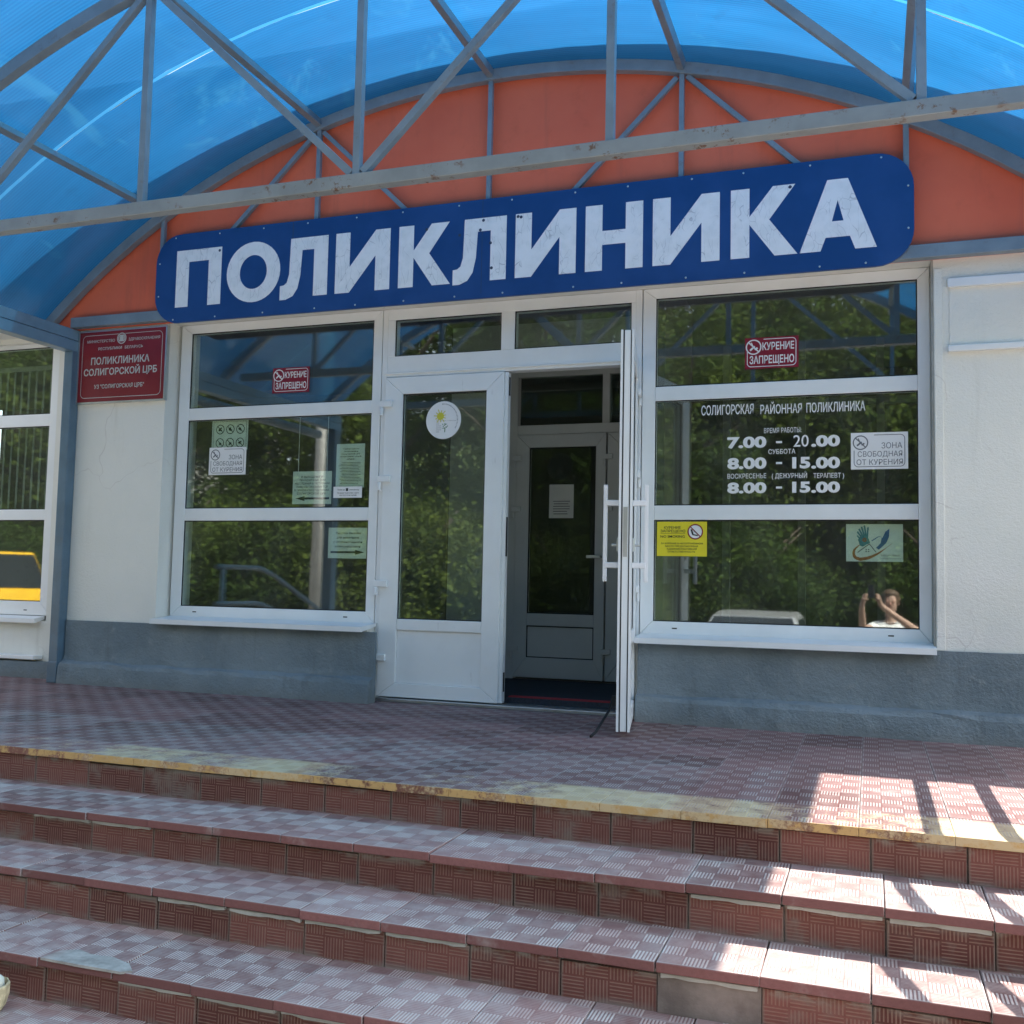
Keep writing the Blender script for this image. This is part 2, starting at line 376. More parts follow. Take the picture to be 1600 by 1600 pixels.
PAPERW = plain('white_paper', (.70, .70, .66), .8, .2); INK = plain('ink', (.035, .04, .04), .7, .2); INKG = plain('grey_ink', (.15, .16, .18), .7, .2)
YELV = plain('yellow_vinyl', (.78, .66, .03), .45, .4); SILVER = plain('silver_print', (.5, .52, .5), .5); ALU = plain('aluminium', (.6, .62, .63), .35, .5, .9)
BLUEINK = plain('blue_ink', (.03, .13, .32), .7); TEALINK = plain('teal_ink', (.07, .27, .30), .7); ORNG = plain('orange_ink', (.40, .15, .04), .7); SUNY = plain('sun_yellow_ink', (.62, .58, .06), .7)
GREENINK = plain('green_ink', (.05, .2, .07), .7)
LEAF = mat_leaf(); BARK = mat_concrete('bark', (.06, .045, .035), (.12, .095, .075), 12)
ASPH = mat_ground('asphalt', (.10, .10, .10), (.15, .145, .14)); PAVE = mat_ground('pavement', (.24, .23, .21), (.32, .31, .29)); GRASS = mat_ground('hill_grass', (.05, .075, .02), (.09, .12, .03))

# ------------------------------------------------------------------ ground
TH = 1.05
mb = MB(); mb.box(-90, 90, -80, 30, -TH-.6, -TH); tag(mb.build('ground', ASPH), 'grey asphalt yard in front of the clinic steps', 'ground', kind='structure')
mb = MB(); mb.box(-9, 9, -8.6, -4.22, -TH+.0, -TH+.004); tag(mb.build('pavement', PAVE), 'pale paving in front of the bottom step', 'pavement', kind='structure')
mb = MB()
NX, NY = 40, 14
gr = [[mb.bm.verts.new((-34+110*i/NX, -19-55*j/NY, -TH-.1+20*(j/NY)**.75*min(1, .15+i/5)+(random.random()-.5)*.5*(j > 0))) for j in range(NY+1)] for i in range(NX+1)]
for i in range(NX):
    for j in range(NY):
        f = mb.bm.faces.new((gr[i][j], gr[i+1][j], gr[i+1][j+1], gr[i][j+1])); f.smooth = True
tag(mb.build('hill', GRASS), 'green slope rising across the yard', 'hill', kind='structure')

# ------------------------------------------------------------------ steps
T = .2935
def tiled(mb, uvl, x0, x1, y0, y1, z0, z1, u0, v0, jit=.0, plainfront=False):
    vs = mb.box(x0, x1, y0, y1, z0, z1)
    if jit:
        c = Vector(((x0+x1)/2, (y0+y1)/2, (z0+z1)/2))
        R = Matrix.Rotation(random.gauss(0, jit*.5), 3, 'X') @ Matrix.Rotation(random.gauss(0, jit*.5), 3, 'Y') @ Matrix.Rotation(random.gauss(0, jit), 3, 'Z')
        for v in vs: v.co = R @ (v.co-c)+c
    fs = {f for v in vs for f in v.link_faces}
    for f in fs:
        f.normal_update(); n = f.normal
        for l in f.loops:
            q = l.vert.co
            if plainfront and n.y < -.7: l[uvl].uv = (u0+.13, v0+.2505)
            elif abs(n.z) > .7: l[uvl].uv = (u0+(q.x-x0)/T, v0+(q.y-y0)/T)
            elif abs(n.y) > .7: l[uvl].uv = (u0+(q.x-x0)/T, v0+(q.z-z0)/T)
            else: l[uvl].uv = (u0+(q.y-y0)/T, v0+(q.z-z0)/T)
stairs = empty('stairs', (0, -2.4, -TH), 'broad red tiled entrance steps with ribbed checker tiles and worn yellow edge', 'stairs')
SX0, SX1 = -4.2, 4.2
def P0(o): o.location = -stairs.location; return o
# landing
mb = MB(); mb.box(SX0, SX1, -2.355, .30, -TH, -.032); core = P0(mb.build('landing_core', MORTAR, stairs))
mb = MB(); uvl = mb.bm.loops.layers.uv.new('UVMap')
xo = .985-20*T
for i in range(40):
    xa = xo+(i-0)*T
    if xa+T < SX0 or xa > SX1: continue
    for j in range(9):
        yb = -2.405+j*T; ye = yb+T
        if j == 8: ye = .0
        hz = random.gauss(0, .0006)
        tiled(mb, uvl, xa+.0007, xa+T-.0007, yb+.0007+(random.gauss(0, .003) if j == 0 else 0), ye-.0007, -.030, hz, i, j, .0012, True)
P0(mb.build('landing', T_LAND, stairs, bevel=.0012))
EDGE = [-2.405, -2.750, -3.025, -3.345, -3.64, -3.945, -4.25]; RIS = [-2.378, -2.715, -3.000, -3.315, -3.61, -3.915, -4.22]
XOFF = [1.316, -.99, -.735, -.62, -.5, -.4, -.3]
for k in range(1, 8):
    zt = -.15*k; zb = zt
    # riser between level k-1 and k
    mb = MB(); uvl = mb.bm.loops.layers.uv.new('UVMap'); mm = MB()
    off = XOFF[k-1]; off -= math.ceil((off-SX0)/T)*T
    i = 0
    while off+i*T < SX1:
        xa = off+i*T; i += 1
        top = -.15*(k-1)-.034
        if k == 4 and xa > 9: continue
        patch = (k == 3 and (1.60 < xa+T/2 < 1.89))
        dy = random.gauss(0, .0025)
        if patch:
            mm.box(xa, xa+T, RIS[k-1]-.004, RIS[k-1]+.03, zt, top-.001); continue
        tiled(mb, uvl, xa+.0015, xa+T-.0015, RIS[k-1]+dy, RIS[k-1]+.02, zt-.004, top-random.random()*.010, i, k*3, .006)
    rs = P0(mb.build('riser', T_RISE, stairs, bevel=.003))
    if len(mm.bm.verts): o = mm.build('cement_patch', CEMENT, rs, bevel=.003)
    if k == 7: break
    # tread k with concrete core
    mb = MB(); mb.box(SX0, SX1, RIS[k]+.014, RIS[k-1]+.012, -TH, zt-.030); tr_core = P0(mb.build('step_core', MORTAR, stairs))
    mb = MB(); uvl = mb.bm.loops.layers.uv.new('UVMap')
    off = XOFF[k]-.004; off -= math.ceil((off-SX0)/T)*T; i = 0
    while off+i*T < SX1:
        xa = off+i*T; i += 1
        hz = random.gauss(0, .0017)
        tiled(mb, uvl, xa+.0012, xa+T-.0012, EDGE[k]+random.gauss(0, .0035), RIS[k-1]+.015, zt-.030+hz, zt+hz, i*7+k, k*5, .005, True)
    P0(mb.build('tread', T_TREAD, stairs, bevel=.0035))

# mortar repairs: beads under some nosings, a patched front corner
for k in (2, 3, 4):
    off = XOFF[k-1]; off -= math.ceil((off-SX0)/T)*T
    for i in range(28):
        xa = off+i*T
        if not (-1.6 < xa < 2.4) or random.random() > .38: continue
        zt_ = -.15*(k-1)-.033; n = 7; mb = MB(); lo, hi = [], []
        for q in range(n+1):
            x = xa+.01+(T-.02)*q/n; lo.append((x, zt_-.009-random.random()*.007)); hi.append((x, zt_))
        mb.prism(lo+hi[::-1], RIS[k-1]-.010-random.random()*.006, RIS[k-1]+.004)
        P0(mb.build('mortar_bead', MORTAR, stairs, bevel=.002))
mb = MB(); pl = [(-.315, -3.350), (-.16, -3.353), (.0, -3.349), (.03, -3.33), (-.02, -3.285), (-.10, -3.262), (-.19, -3.268), (-.25, -3.248), (-.30, -3.275)]
va = [mb.bm.verts.new((x, y, -.4478+random.gauss(0, .0005))) for x, y in pl]; vb = [mb.bm.verts.new((x, y, -.456)) for x, y in pl]
mb.bm.faces.new(va)
for i in range(len(pl)): mb.bm.faces.new((va[i], vb[i], vb[(i+1) % len(pl)], va[(i+1) % len(pl)]))
P0(mb.build('mortar_patch', mat_concrete('worn_mortar', (.20, .19, .175), (.38, .375, .35), 9), stairs))

# ------------------------------------------------------------------ the clinic building
B = empty('clinic_building', (0, 0, 0), 'white plastered clinic building with grey plinth and glazed entrance', 'building')
WF = -.12
mb = MB()
BH = 4.35
X0, X1 = -16, 16
mb.box(2.53, X1, WF, .25, -1.05, 2.62); mb.box(-3.47, -2.54, WF, .25, -1.05, 2.62)
mb.box(-2.54, -.88, WF+.012, .25, -1.05, .47); mb.box(.885, 2.53, WF+.012, .25, -1.05, .47)
mb.box(-2.54, 2.53, WF, .25, 2.60, 2.62)
mb.box(X0, -5.5, .06, .25, -1.05, 2.62); mb.box(-3.69, -3.47, .06, .25, -1.05, 2.62); mb.box(-5.5, -3.69, .06, .25, -1.05, .42)
mb.box(-5.5, -3.69, .06, .25, 2.58, 2.62)
mb.box(X0, X1, WF, .25, 2.62, BH)
B_wall = mb.build('wall', WALL, B)
mb = MB(); mb.box(X0, X1, .25, 9, BH-.25, BH-.1); mb.box(X0-.05, X1+.05, -.24, .0, BH+.001, BH+.03); mb.build('roof', MORTAR, B)
# plinth: upper face and a lower ledge
mb = MB()
for a, b in ((-3.30, -.80), (.915, X1)):
    zt_ = .468 if a > 0 else .448
    n = max(2, int((b-a)/.12)); pr_ = []
    for i in range(n+1):
        x = a+(b-a)*i/n; j = lambda q: random.gauss(0, q)
        pr_.append([mb.bm.verts.new(q) for q in ((x, WF-.001, zt_), (x, -.146+j(.001), zt_+j(.0015)), (x, -.150+j(.002), .20), (x, -.154+j(.003), .158+j(.004)), (x, -.196+j(.004), .146+j(.005)), (x, -.208+j(.003), .12), (x, -.215+j(.003), -.02), (x, WF-.001, -.02))])
    for r0, r1 in zip(pr_, pr_[1:]):
        for k in range(7): mb.bm.faces.new((r0[k], r0[k+1], r1[k+1], r1[k]))
    mb.bm.faces.new(pr_[0]); mb.bm.faces.new(pr_[-1][::-1])

mb.box(X0, -3.47, -.02, .055, -1.05, .12)
mb.build('plinth', PLINTH, B)
# interior shell
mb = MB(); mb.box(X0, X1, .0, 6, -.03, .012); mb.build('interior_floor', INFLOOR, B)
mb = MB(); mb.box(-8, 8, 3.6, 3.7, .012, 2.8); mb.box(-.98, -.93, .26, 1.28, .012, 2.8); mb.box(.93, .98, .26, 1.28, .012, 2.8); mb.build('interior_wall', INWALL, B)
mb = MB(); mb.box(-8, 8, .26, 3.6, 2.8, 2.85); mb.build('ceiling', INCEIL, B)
# gable panel under the arch
ACX, ACZ, AR = -.05, -1.16, 5.18
def arc(x, R=AR): return ACZ+math.sqrt(max(0, R*R-(x-ACX)**2))
pts = [(-3.56+.178*i, 0) for i in range(41)]
mb = MB(); mb.prism([(-3.72, 2.585)]+[(x, max(2.59, arc(x))) for x in [-3.7+7.2*i/48 for i in range(49)]]+[(3.46, 2.6)], -.135, WF-.001)
mb.build('gable_panel', GABLE, B)

def mitre(mb, x0, x1, z0, z1, l, r, b, t, y0, y1, e=.0006):
    """four mitred frame members"""
    xi0, xi1, zi0, zi1 = x0+l, x1-r, z0+b, z1-t
    mb.prism([(x0, z0+e), (xi0, zi0+e), (xi0, zi1-e), (x0, z1-e)], y0, y1)
    mb.prism([(x1, z0+e), (x1, z1-e), (xi1, zi1-e), (xi1, zi0+e)], y0, y1)
    mb.prism([(x0+e, z0), (x1-e, z0), (xi1-e, zi0), (xi0+e, zi0)], y0, y1)
    mb.prism([(x0+e, z1), (xi0+e, zi1), (xi1-e, zi1), (x1-e, z1)], y0, y1)
def gasket(mb, x0, x1, z0, z1, y, t=.006):
    mb.box(x0, x1, y, y+.006, z1-t, z1); mb.box(x0, x1, y, y+.006, z0, z0+t); mb.box(x0, x0+t, y, y+.006, z0+t, z1-t); mb.box(x1-t, x1, y, y+.006, z0+t, z1-t)

def window(x0, x1, gx0, gx1, zs, z0, z1, yf, sill=None):
    mb = MB(); mitre(mb, x0, x1, z0, z1, gx0-x0, x1-gx1, zs[-1][0]-z0, z1-zs[0][1], yf, yf+.07)
    for (a, _), (_, d) in zip(zs, zs[1:]): mb.box(gx0+.0006, gx1-.0006, yf+.002, yf+.068, d, a)
    wn = mb.build('window', PVC, B, bevel=.004)
    for a, d in zs:
        m2 = MB(); m2.box(gx0, gx1, yf+.014, yf+.034, a, d); m2.build('pane', GLASS, wn)
    gk = MB()
    for a, d in zs: gasket(gk, gx0, gx1, a, d, yf+.007)
    gk.build('gasket', RUBBER, wn)
    for fx in (.12, .86):
        sl_ = MB(); sl_.box(x0+(x1-x0)*fx, x0+(x1-x0)*fx+.03, yf-.002, yf+.001, z0+.035, z0+.042); sl_.build('drain_slot', RUBBER, wn)
    if sill:
        a, b, zf, yfr = sill
        m3 = MB()
        m3.face([(a, yf-.001, zf+.032), (b, yf-.001, zf+.032), (b, yfr, zf+.014), (a, yfr, zf+.014)])
        m3.face([(a, yfr, zf+.014), (b, yfr, zf+.014), (b, yfr, zf-.018), (a, yfr, zf-.018)])
        m3.face([(a, yfr, zf-.018), (b, yfr, zf-.018), (b, yfr+.012, zf-.018), (a, yfr+.012, zf-.018)])
        for e in (a, b): m3.face([(e, yf-.001, zf+.032), (e, yfr, zf+.014), (e, yfr, zf-.018), (e, yfr+.012, zf-.018), (e, yf-.001, zf+.010)])
        so_ = m3.build('sill', PVC, wn)
    return wn
ZS = [(1.989, 2.535), (1.266, 1.902), (.573, 1.179)]
winL = window(-2.514, -.888, -2.426, -.953, ZS, .495, 2.598, 0, (-2.51, -.868, .468, -.215))
winR = window(.892, 2.518, .972, 2.453, ZS, .495, 2.598, 0, (.905, 2.527, .468, -.215))
winLL = window(-5.48, -3.70, -5.40, -3.797, [(2.02, 2.548), (1.275, 1.925), (.566, 1.193)], .46, 2.58, .10, (-5.48, -3.74, .425, .0))
mb = MB(); mb.box(-5.48, -3.70, -.03, .059, .135, .165); mb.build('ledge', PVC, B, bevel=.004)
# vertical blinds in the far left window
bl = MB()
for i in range(22):
    x = -5.38+i*.075; bl.bar((x, .26, 1.22), (x, .26, 2.40), .045, .003, (math.sin(.5), math.cos(.5), 0))
bl.box(-5.4, -3.8, .24, .28, 2.40, 2.44)
tag(bl.build('vertical_blind', plain('blind_fabric', (.22, .24, .21), .8)), 'pale vertical slat blind behind the glass of the far left window', 'blind')
# caulk / damaged reveal plaster right of the right window
mb = MB(); mb.prism([(2.519, .49), (2.533, .49), (2.534, 2.6), (2.519, 2.6)], WF+.004, -.002); mb.build('reveal', MORTAR, B)
mb = MB(); mb.box(2.532, 2.575, WF-.012, WF-.0005, .47, 2.545); mb.build('corner_trim', WALL, B, bevel=.003)
# entrance frame with transom lights
mb = MB()
FX0, FX1 = -.882, .886
mb.box(FX0, -.845, 0.001, .08, 0, 2.598); mb.box(.848, FX1, .001, .08, 0, 2.598)
mb.box(-.845, .848, .001, .08, 2.137, 2.277); mb.box(-.845, .848, .001, .08, 2.524, 2.598)
mb.box(-.845, -.793, .0, .079, 2.277, 2.524); mb.box(.819, .848, .0, .079, 2.277, 2.524); mb.box(-.035, .056, .0, .079, 2.277, 2.524)
mb.box(-.86, .862, -.012, .0, 2.155, 2.166)
ef = mb.build('entrance_frame', PVC, B, bevel=.003)
for a, b in ((-.793, -.035), (.056, .819)):
    mb = MB(); mb.box(a, b, .016, .036, 2.277, 2.524); mb.build('pane', GLASS, ef)
    mb = MB(); gasket(mb, a, b, 2.277, 2.524, .009); mb.build('gasket', RUBBER, ef)
mb = MB(); mb.box(-.86, .86, -.05, .10, 0.001, .022); mb.build('threshold', ALU, ef, bevel=.003)

def leaf(sgn, loc, rz, label):
    """door leaf; local x runs from the hinge (0) towards the free edge, times sgn"""
    W, Z0, Z1 = .843, .03, 2.13
    X = lambda a, b: tuple(sorted((a*sgn, b*sgn)))
    mb = MB(); x0, x1 = X(0, W); hl, fr = .131, .119
    l, r = (hl, fr) if sgn > 0 else (fr, hl)
    mitre(mb, x0, x1, Z0, Z1, l, r, .09, .115, -.024, .046)
    i0, i1 = X(.131, W-.119); mb.box(i0+.0006, i1-.0006, -.022, .044, .462, .534)
    d = mb.build('door', PVC, B, bevel=.004); d.location = loc; d.rotation_euler = (0, 0, rz); d['label'] = label
    mb = MB(); mb.box(i0, i1, -.004, .016, .534, 2.015); mb.build('pane', GLASS, d)
    mb = MB(); gasket(mb, i0, i1, .534, 2.015, -.012); gasket(mb, i0, i1, .534, 2.015, .022); mb.build('gasket', RUBBER, d)
    mb = MB(); mb.box(i0+.001, i1-.001, -.008, .030, .121, .4615); mb.build('panel', PVC, d, bevel=.003)
    for z in (1.93, 1.43, .74, .26):
        mb = MB(); a, b = X(-.03, .062); mb.box(a, b, -.046, -.0245, z, z+.042)
        mb.tube([(-.016*sgn, -.036, z-.055), (-.016*sgn, -.036, z+.0)], .0125, 10)
        mb.build('hinge', PVC, d, bevel=.006)
    return d
dl = leaf(1, (-.843, 0, 0), 0, 'closed left door leaf')
dr = leaf(-1, (.846, -.02, 0), math.radians(101), 'right door leaf standing open')
for sd in (-1, 1):          # pull bars on both faces of the open leaf
    mb = MB(); yb = -.024-.072 if sd < 0 else .046+.072
    y0, y1 = (yb, -.024) if sd < 0 else (.046, yb)
    mb.box(-.795, -.768, yb-.011, yb+.011, .80, 1.312)
    for z in (.872, 1.200): mb.box(-.800, -.763, min(y0, yb-.0), max(y1, yb+.0), z, z+.030)
    mb.build('handle', WHITEV, dr, bevel=.004)
mb = MB(); mb.box(-.8445, -.8432, .0, .022, .93, 1.19); mb.build('lock_plate', ALU, dr)
for sd in (-1, 1):
    mb = MB(); y = -.0245 if sd < 0 else .0465
    mb.box(-.795, -.765, *(sorted((y, y+sd*.012))), .96, 1.03); mb.box(-.783, -.777, *(sorted((y+sd*.012, y+sd*.04))), .985, 1.0)
    mb.build('lock', ALU, dr, bevel=.003)
mb = MB(); mb.box(-.848, -.8434, -.024, -.012, .03, 2.13); mb.box(-.848, -.8434, .034, .046, .03, 2.13); mb.build('edge_seal', PVC, dr)
mb = MB(); mb.box(-.8446, -.8434, -.011, -.006, .03, 2.13); mb.box(-.8446, -.8434, .026, .033, .03, 2.13); mb.build('groove', RUBBER, dr)
mb = MB()     # hook-on prop rod, from the leaf's foot to the floor
inv = Matrix.Rotation(math.radians(-101), 4, 'Z') @ Matrix.Translation((-.846, .02, 0))
mb.tube([inv @ Vector(p) for p in ((.905, -.69, .19), (.895, -.74, .12), (.862, -.88, .025), (.846, -.925, .006))], .007, 8)
mb.box(-.74, -.70, .046, .075, .15, .20)
mb.build('door_stop', RUBBER, dr)
mb = MB(); mb.box(-.0, .022, -.002, .05, .03, 2.13); mb.build('meeting_stile', PVC, ef, bevel=.003)
for za, zb_ in ((.95, 1.2), (1.98, 2.1), (.1, .22)):
    mb = MB(); mb.box(.0225, .026, .01, .03, za, zb_); mb.build('strike_plate', RUBBER, ef)

# inner vestibule door
YI = 1.3
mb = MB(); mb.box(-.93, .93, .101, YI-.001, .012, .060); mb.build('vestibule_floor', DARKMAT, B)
mb = MB(); mb.box(.028, .83, .105, .17, .060, .066); mb.build('mat_edge', REDSTRIP, B)
mb = MB()
mb.box(-.93, -.43, YI, YI+.07, .06, 2.80); mb.box(-.43, -.368, YI, YI+.07, .06, 2.80); mb.box(-.368, .93, YI+.001, YI+.07, 1.925, 1.998)
mb.box(.305, .36, YI, YI+.07, 1.998, 2.80); mb.box(-.368, .93, YI+.001, YI+.07, 2.372, 2.80-.001)
inr = mb.build('vestibule_frame', PVC2, B, bevel=.003)
def inner_leaf(x0, x1, lab):
    mb = MB(); mitre(mb, x0, x1, .075, 1.922, .105, .078, .15, .10, YI-.012, YI+.05)
    mb.box(x0+.106, x1-.079, YI-.010, YI+.048, .465, .557)
    d = mb.build('inner_door', PVC2, B, bevel=.004)
    mb = MB(); mb.box(x0+.105, x1-.078, YI+.004, YI+.020, .557, 1.822); mb.build('pane', GLASSI, d)
    mb = MB(); gasket(mb, x0+.105, x1-.078, .557, 1.822, YI-.004, .008); gasket(mb, x0+.105, x1-.078, .225, .465, YI-.004, .008); mb.build('gasket', RUBBER, d)
    mb = MB(); mb.box(x0+.106, x1-.079, YI+.001, YI+.03, .225, .464); mb.build('panel', PVC2, d)
    for z in (1.72, 1.33, .27):
        mb = MB(); mb.box(x0-.03, x0+.045, YI-.034, YI-.0125, z, z+.04); mb.tube([(x0-.015, YI-.024, z-.05), (x0-.015, YI-.024, z)], .011, 8); mb.build('hinge', PVC2, d, bevel=.005)
    mb = MB(); mb.box(x1-.05, x1-.02, YI-.05, YI-.0125, .98, 1.0); mb.box(x1-.13, x1-.02, YI-.06, YI-.045, .978, 1.002); mb.build('handle', ALU, d, bevel=.003)
    return d
inner_leaf(-.368, .341, ''); inner_leaf(.352, .93, '')
mb = MB(); mb.box(-.352, .305, YI+.02, YI+.036, 1.998, 2.372); mb.box(.36, .93, YI+.02, YI+.036, 1.998, 2.372); mb.build('pane', GLASSI, inr)
# a pale heating pipe and a partition frame inside the right hand room
mb = MB(); mb.box(1.05, 2.9, 2.4, 2.46, 1.40, 1.46); mb.box(1.05, 2.9, 2.4, 2.46, 2.26, 2.32)
for x in (1.05, 1.65, 2.25, 2.85): mb.box(x, x+.06, 2.395, 2.465, .012, 2.79)
mb.build('interior_partition', plain('grey_partition', (.26, .27, .27), .6), B)

# ------------------------------------------------------------------ canopy
CN = empty('entrance_canopy', (0, -1.9, -TH), 'barrel vaulted entrance canopy of translucent blue sheet on grey steel trusses', 'canopy')
def C0(o): o.location = -CN.location; return o
NODE = [-2.565, -1.31, -.07, 1.152, 2.394]
ZC = 2.635
def arcpts(R, a, b, n, y): return [Vector((a+(b-a)*i/n, y, arc(a+(b-a)*i/n, R))) for i in range(n+1)]
def truss(y, mat_ch, mat_st, wall=False):
    xs0, xs1 = -3.62, 3.50
    mb = MB(); p = arcpts(AR-.01, xs0, xs1, 44, y)
    wd = .07 if wall else .075; dp = .055
    rings = []
    for i, c in enumerate(p):
        n = Vector((c.x-ACX, 0, c.z-ACZ)).normalized(); yv = Vector((0, 1, 0))
        rings.append([mb.bm.verts.new(c+n*a*wd/2+yv*b*dp/2) for a, b in ((-1, -1), (1, -1), (1, 1), (-1, 1))])
    for a, b in zip(rings, rings[1:]):
        for k in range(4): mb.bm.faces.new((a[k], a[(k+1) % 4], b[(k+1) % 4], b[k]))
    mb.bm.faces.new(rings[0][::-1]); mb.bm.faces.new(rings[-1])
    tr = C0(mb.build('truss', mat_st, CN, bevel=.003))
    def sub(o): o.parent = tr; return o
    zc = ZC-.01 if wall else ZC+.012
    h = .075 if wall else .068
    mb = MB(); mb.bar((-3.34, y, zc), (3.30, y, zc), h, .06); sub(mb.build('chord', mat_ch, tr, bevel=.004))
    s = .030 if wall else .037
    for i, x in enumerate(NODE):
        mb = MB(); mb.bar((x, y, zc+h/2), (x, y, arc(x)-.03), s, s); mb.build('strut', mat_st, tr, bevel=.002)
    if wall: dg = [(1, 0), (1, 2), (3, 2), (3, 4)]
    else: dg = [(1, 0), (1, 2), (3, 2), (3, 4)]
    for a, b in dg:
        xa, xb = NODE[a], NODE[b]; sg = 1 if xb > xa else -1
        mb = MB(); mb.bar((xa+sg*.03, y+.003, arc(xa)-.06), (xb-sg*.03, y+.003, zc+h/2+.01), s, s*.95); mb.build('brace', mat_st, tr, bevel=.002)
    for xe, xn in ((-3.3, NODE[0]), (3.26, NODE[4])): pass
    return tr
truss(-.185, STEEL, STEEL, True)
truss(-1.89, CHORD, STEEL); truss(-3.66, CHORD, STEEL)
for x in NODE:
    c = arc(x); n = Vector((x-ACX, 0, c-ACZ)).normalized()
    p = Vector((x, 0, c))+n*.0
    for ya, yb in ((-.214, -1.86), (-1.92, -3.63), (-3.69, -3.95)):
        mb = MB(); mb.bar((p.x, ya, p.z), (p.x, yb, p.z), .042, .055, (n.x, 0, n.z)); C0(mb.build('purlin', STEEL, CN, bevel=.003))
for sx, xc in ((-1, -3.362), (1, 3.38)):
    mb = MB(); mb.box(xc-.047, xc+.047, -3.75, -.128, 2.418, 2.498); mb.box(xc-.045, xc+.045, -3.75, -.13, 2.502, 2.580); C0(mb.build('eave_beam', LTBLUE, CN, bevel=.004))
    mb = MB()
    xa, xb = (-3.39, -3.312) if sx < 0 else (3.34, 3.418)
    mb.box(xa, xb, -.205, -.1255, .02, 2.417); mb.box(xa-.004, xb+.004, -.212, -.1255, .0, .15)
    C0(mb.build('column', COLBLUE, CN, bevel=.005))
    mb = MB(); mb.box(xc-.06, xc+.06, -3.72, -3.60, -.755, 2.416); C0(mb.build('column', COLBLUE, CN, bevel=.005))
    mb = MB(); xg = xc+(.22 if sx > 0 else -.33)
    mb.tube([(xg, -3.9, 2.42), (xg, -.55 if sx < 0 else -.2, 2.42)], .05, 12); C0(mb.build('gutter', STEEL, CN))
for ya, yb in ((-.125, -1.20), (-1.226, -2.60), (-2.626, -4.0)):
    mb = MB(); n = 64; ny = 6; xs = [-3.72+(7.44)*i/n for i in range(n+1)]
    g_ = [[mb.bm.verts.new((x, ya+(yb-ya)*j/ny, arc(x, AR+.045)+random.gauss(0, .002))) for j in range(ny+1)] for x in xs]
    for i in range(n):
        for j in range(ny):
            f = mb.bm.faces.new((g_[i][j], g_[i+1][j], g_[i+1][j+1], g_[i][j+1])); f.smooth = True
    C0(mb.build('roof_sheet', CANOPY, CN))
for y, hw_ in ((-1.2125, .014), (-2.6125, .014)):
    mb = MB(); p = arcpts(AR+.047, -3.72, 3.72, 60, y)
    for a, b in zip(p, p[1:]):
        q = Vector((0, hw_, 0)); mb.face([a-q, b-q, b+q, a+q])
    bmesh.ops.remove_doubles(mb.bm, verts=mb.bm.verts[:], dist=1e-5)
    C0(mb.build('joint_profile', STRIP, CN))

# ------------------------------------------------------------------ railings beside the steps (their shadow falls on the lit patch)
def railing(x, label, ys=-.25):
    r = empty('railing', (x, -2.2, -.75), label, 'railing', 'handrails at the two ends of the steps')
    for z0, nm in ((.875, 'handrail'), (.545, 'lower_rail')):
        mb = MB(); pts = [(0, ys, z0), (0, -1.65, z0), (0, -2.12, z0), (0, -2.22, z0-.012)]
        for i in range(1, 8):
            y = -2.22-.21*i; pts.append((0, y, z0-.012-(.27*(i*.21) if i < 2 else .27*.21+.40*((i-1)*.21))))
        mb.tube([(p[0], p[1]+2.2, p[2]+.75) for p in pts], .024, 10); mb.build(nm, STEEL, r)
    for y, z0, z1 in ((min(-.95, ys-.1), 0, .875), (-3.68, -.75, .30)):
        mb = MB(); mb.tube([(0, y+2.2, z0+.75), (0, y+2.2, z1+.75)], .022, 10); mb.build('post', STEEL, r)
    return r
railing(3.0, 'grey pipe handrail at the right hand end of the steps'); railing(-3.25, 'grey pipe handrail at the left hand end, mirrored in the left window', -1.5)

# ------------------------------------------------------------------ big sign
S = empty('clinic_sign', (-.07, -.23, 2.55), 'long blue board with round corners and cracked white letters under the orange gable', 'sign')
def S0(o): o.location = -S.location; return o
sx0, sx1, sz0, sz1, rad = -2.572, 2.432, 2.552, 3.188, .20
out = []
for cx, cz, a0 in ((sx1-rad, sz1-rad, 0), (sx0+rad, sz1-rad, PI/2), (sx0+rad, sz0+rad, PI), (sx1-rad, sz0+rad, 1.5*PI)):
    for i in range(9): t = a0+PI/2*i/8; out.append((cx+rad*math.cos(t), cz+rad*math.sin(t)))
mb = MB(); mb.prism(out, -.238, -.220); S0(mb.build('board', SIGNB, S, bevel=.002))
LY0, LY1 = -.2405, -.2382
zb, zt = 2.662, 3.066
LT = [('П', -2.396, -2.022), ('О', -1.975, -1.549), ('Л', -1.546, -1.185), ('И', -1.126, -.727), ('К', -.664, -.300), ('Л', -.282, .075), ('И', .135, .525), ('Н', .584, .937), ('И', .996, 1.387), ('К', 1.450, 1.82), ('А', 1.832, 2.24)]
sw = .105; H = zt-zb
lt = MB()
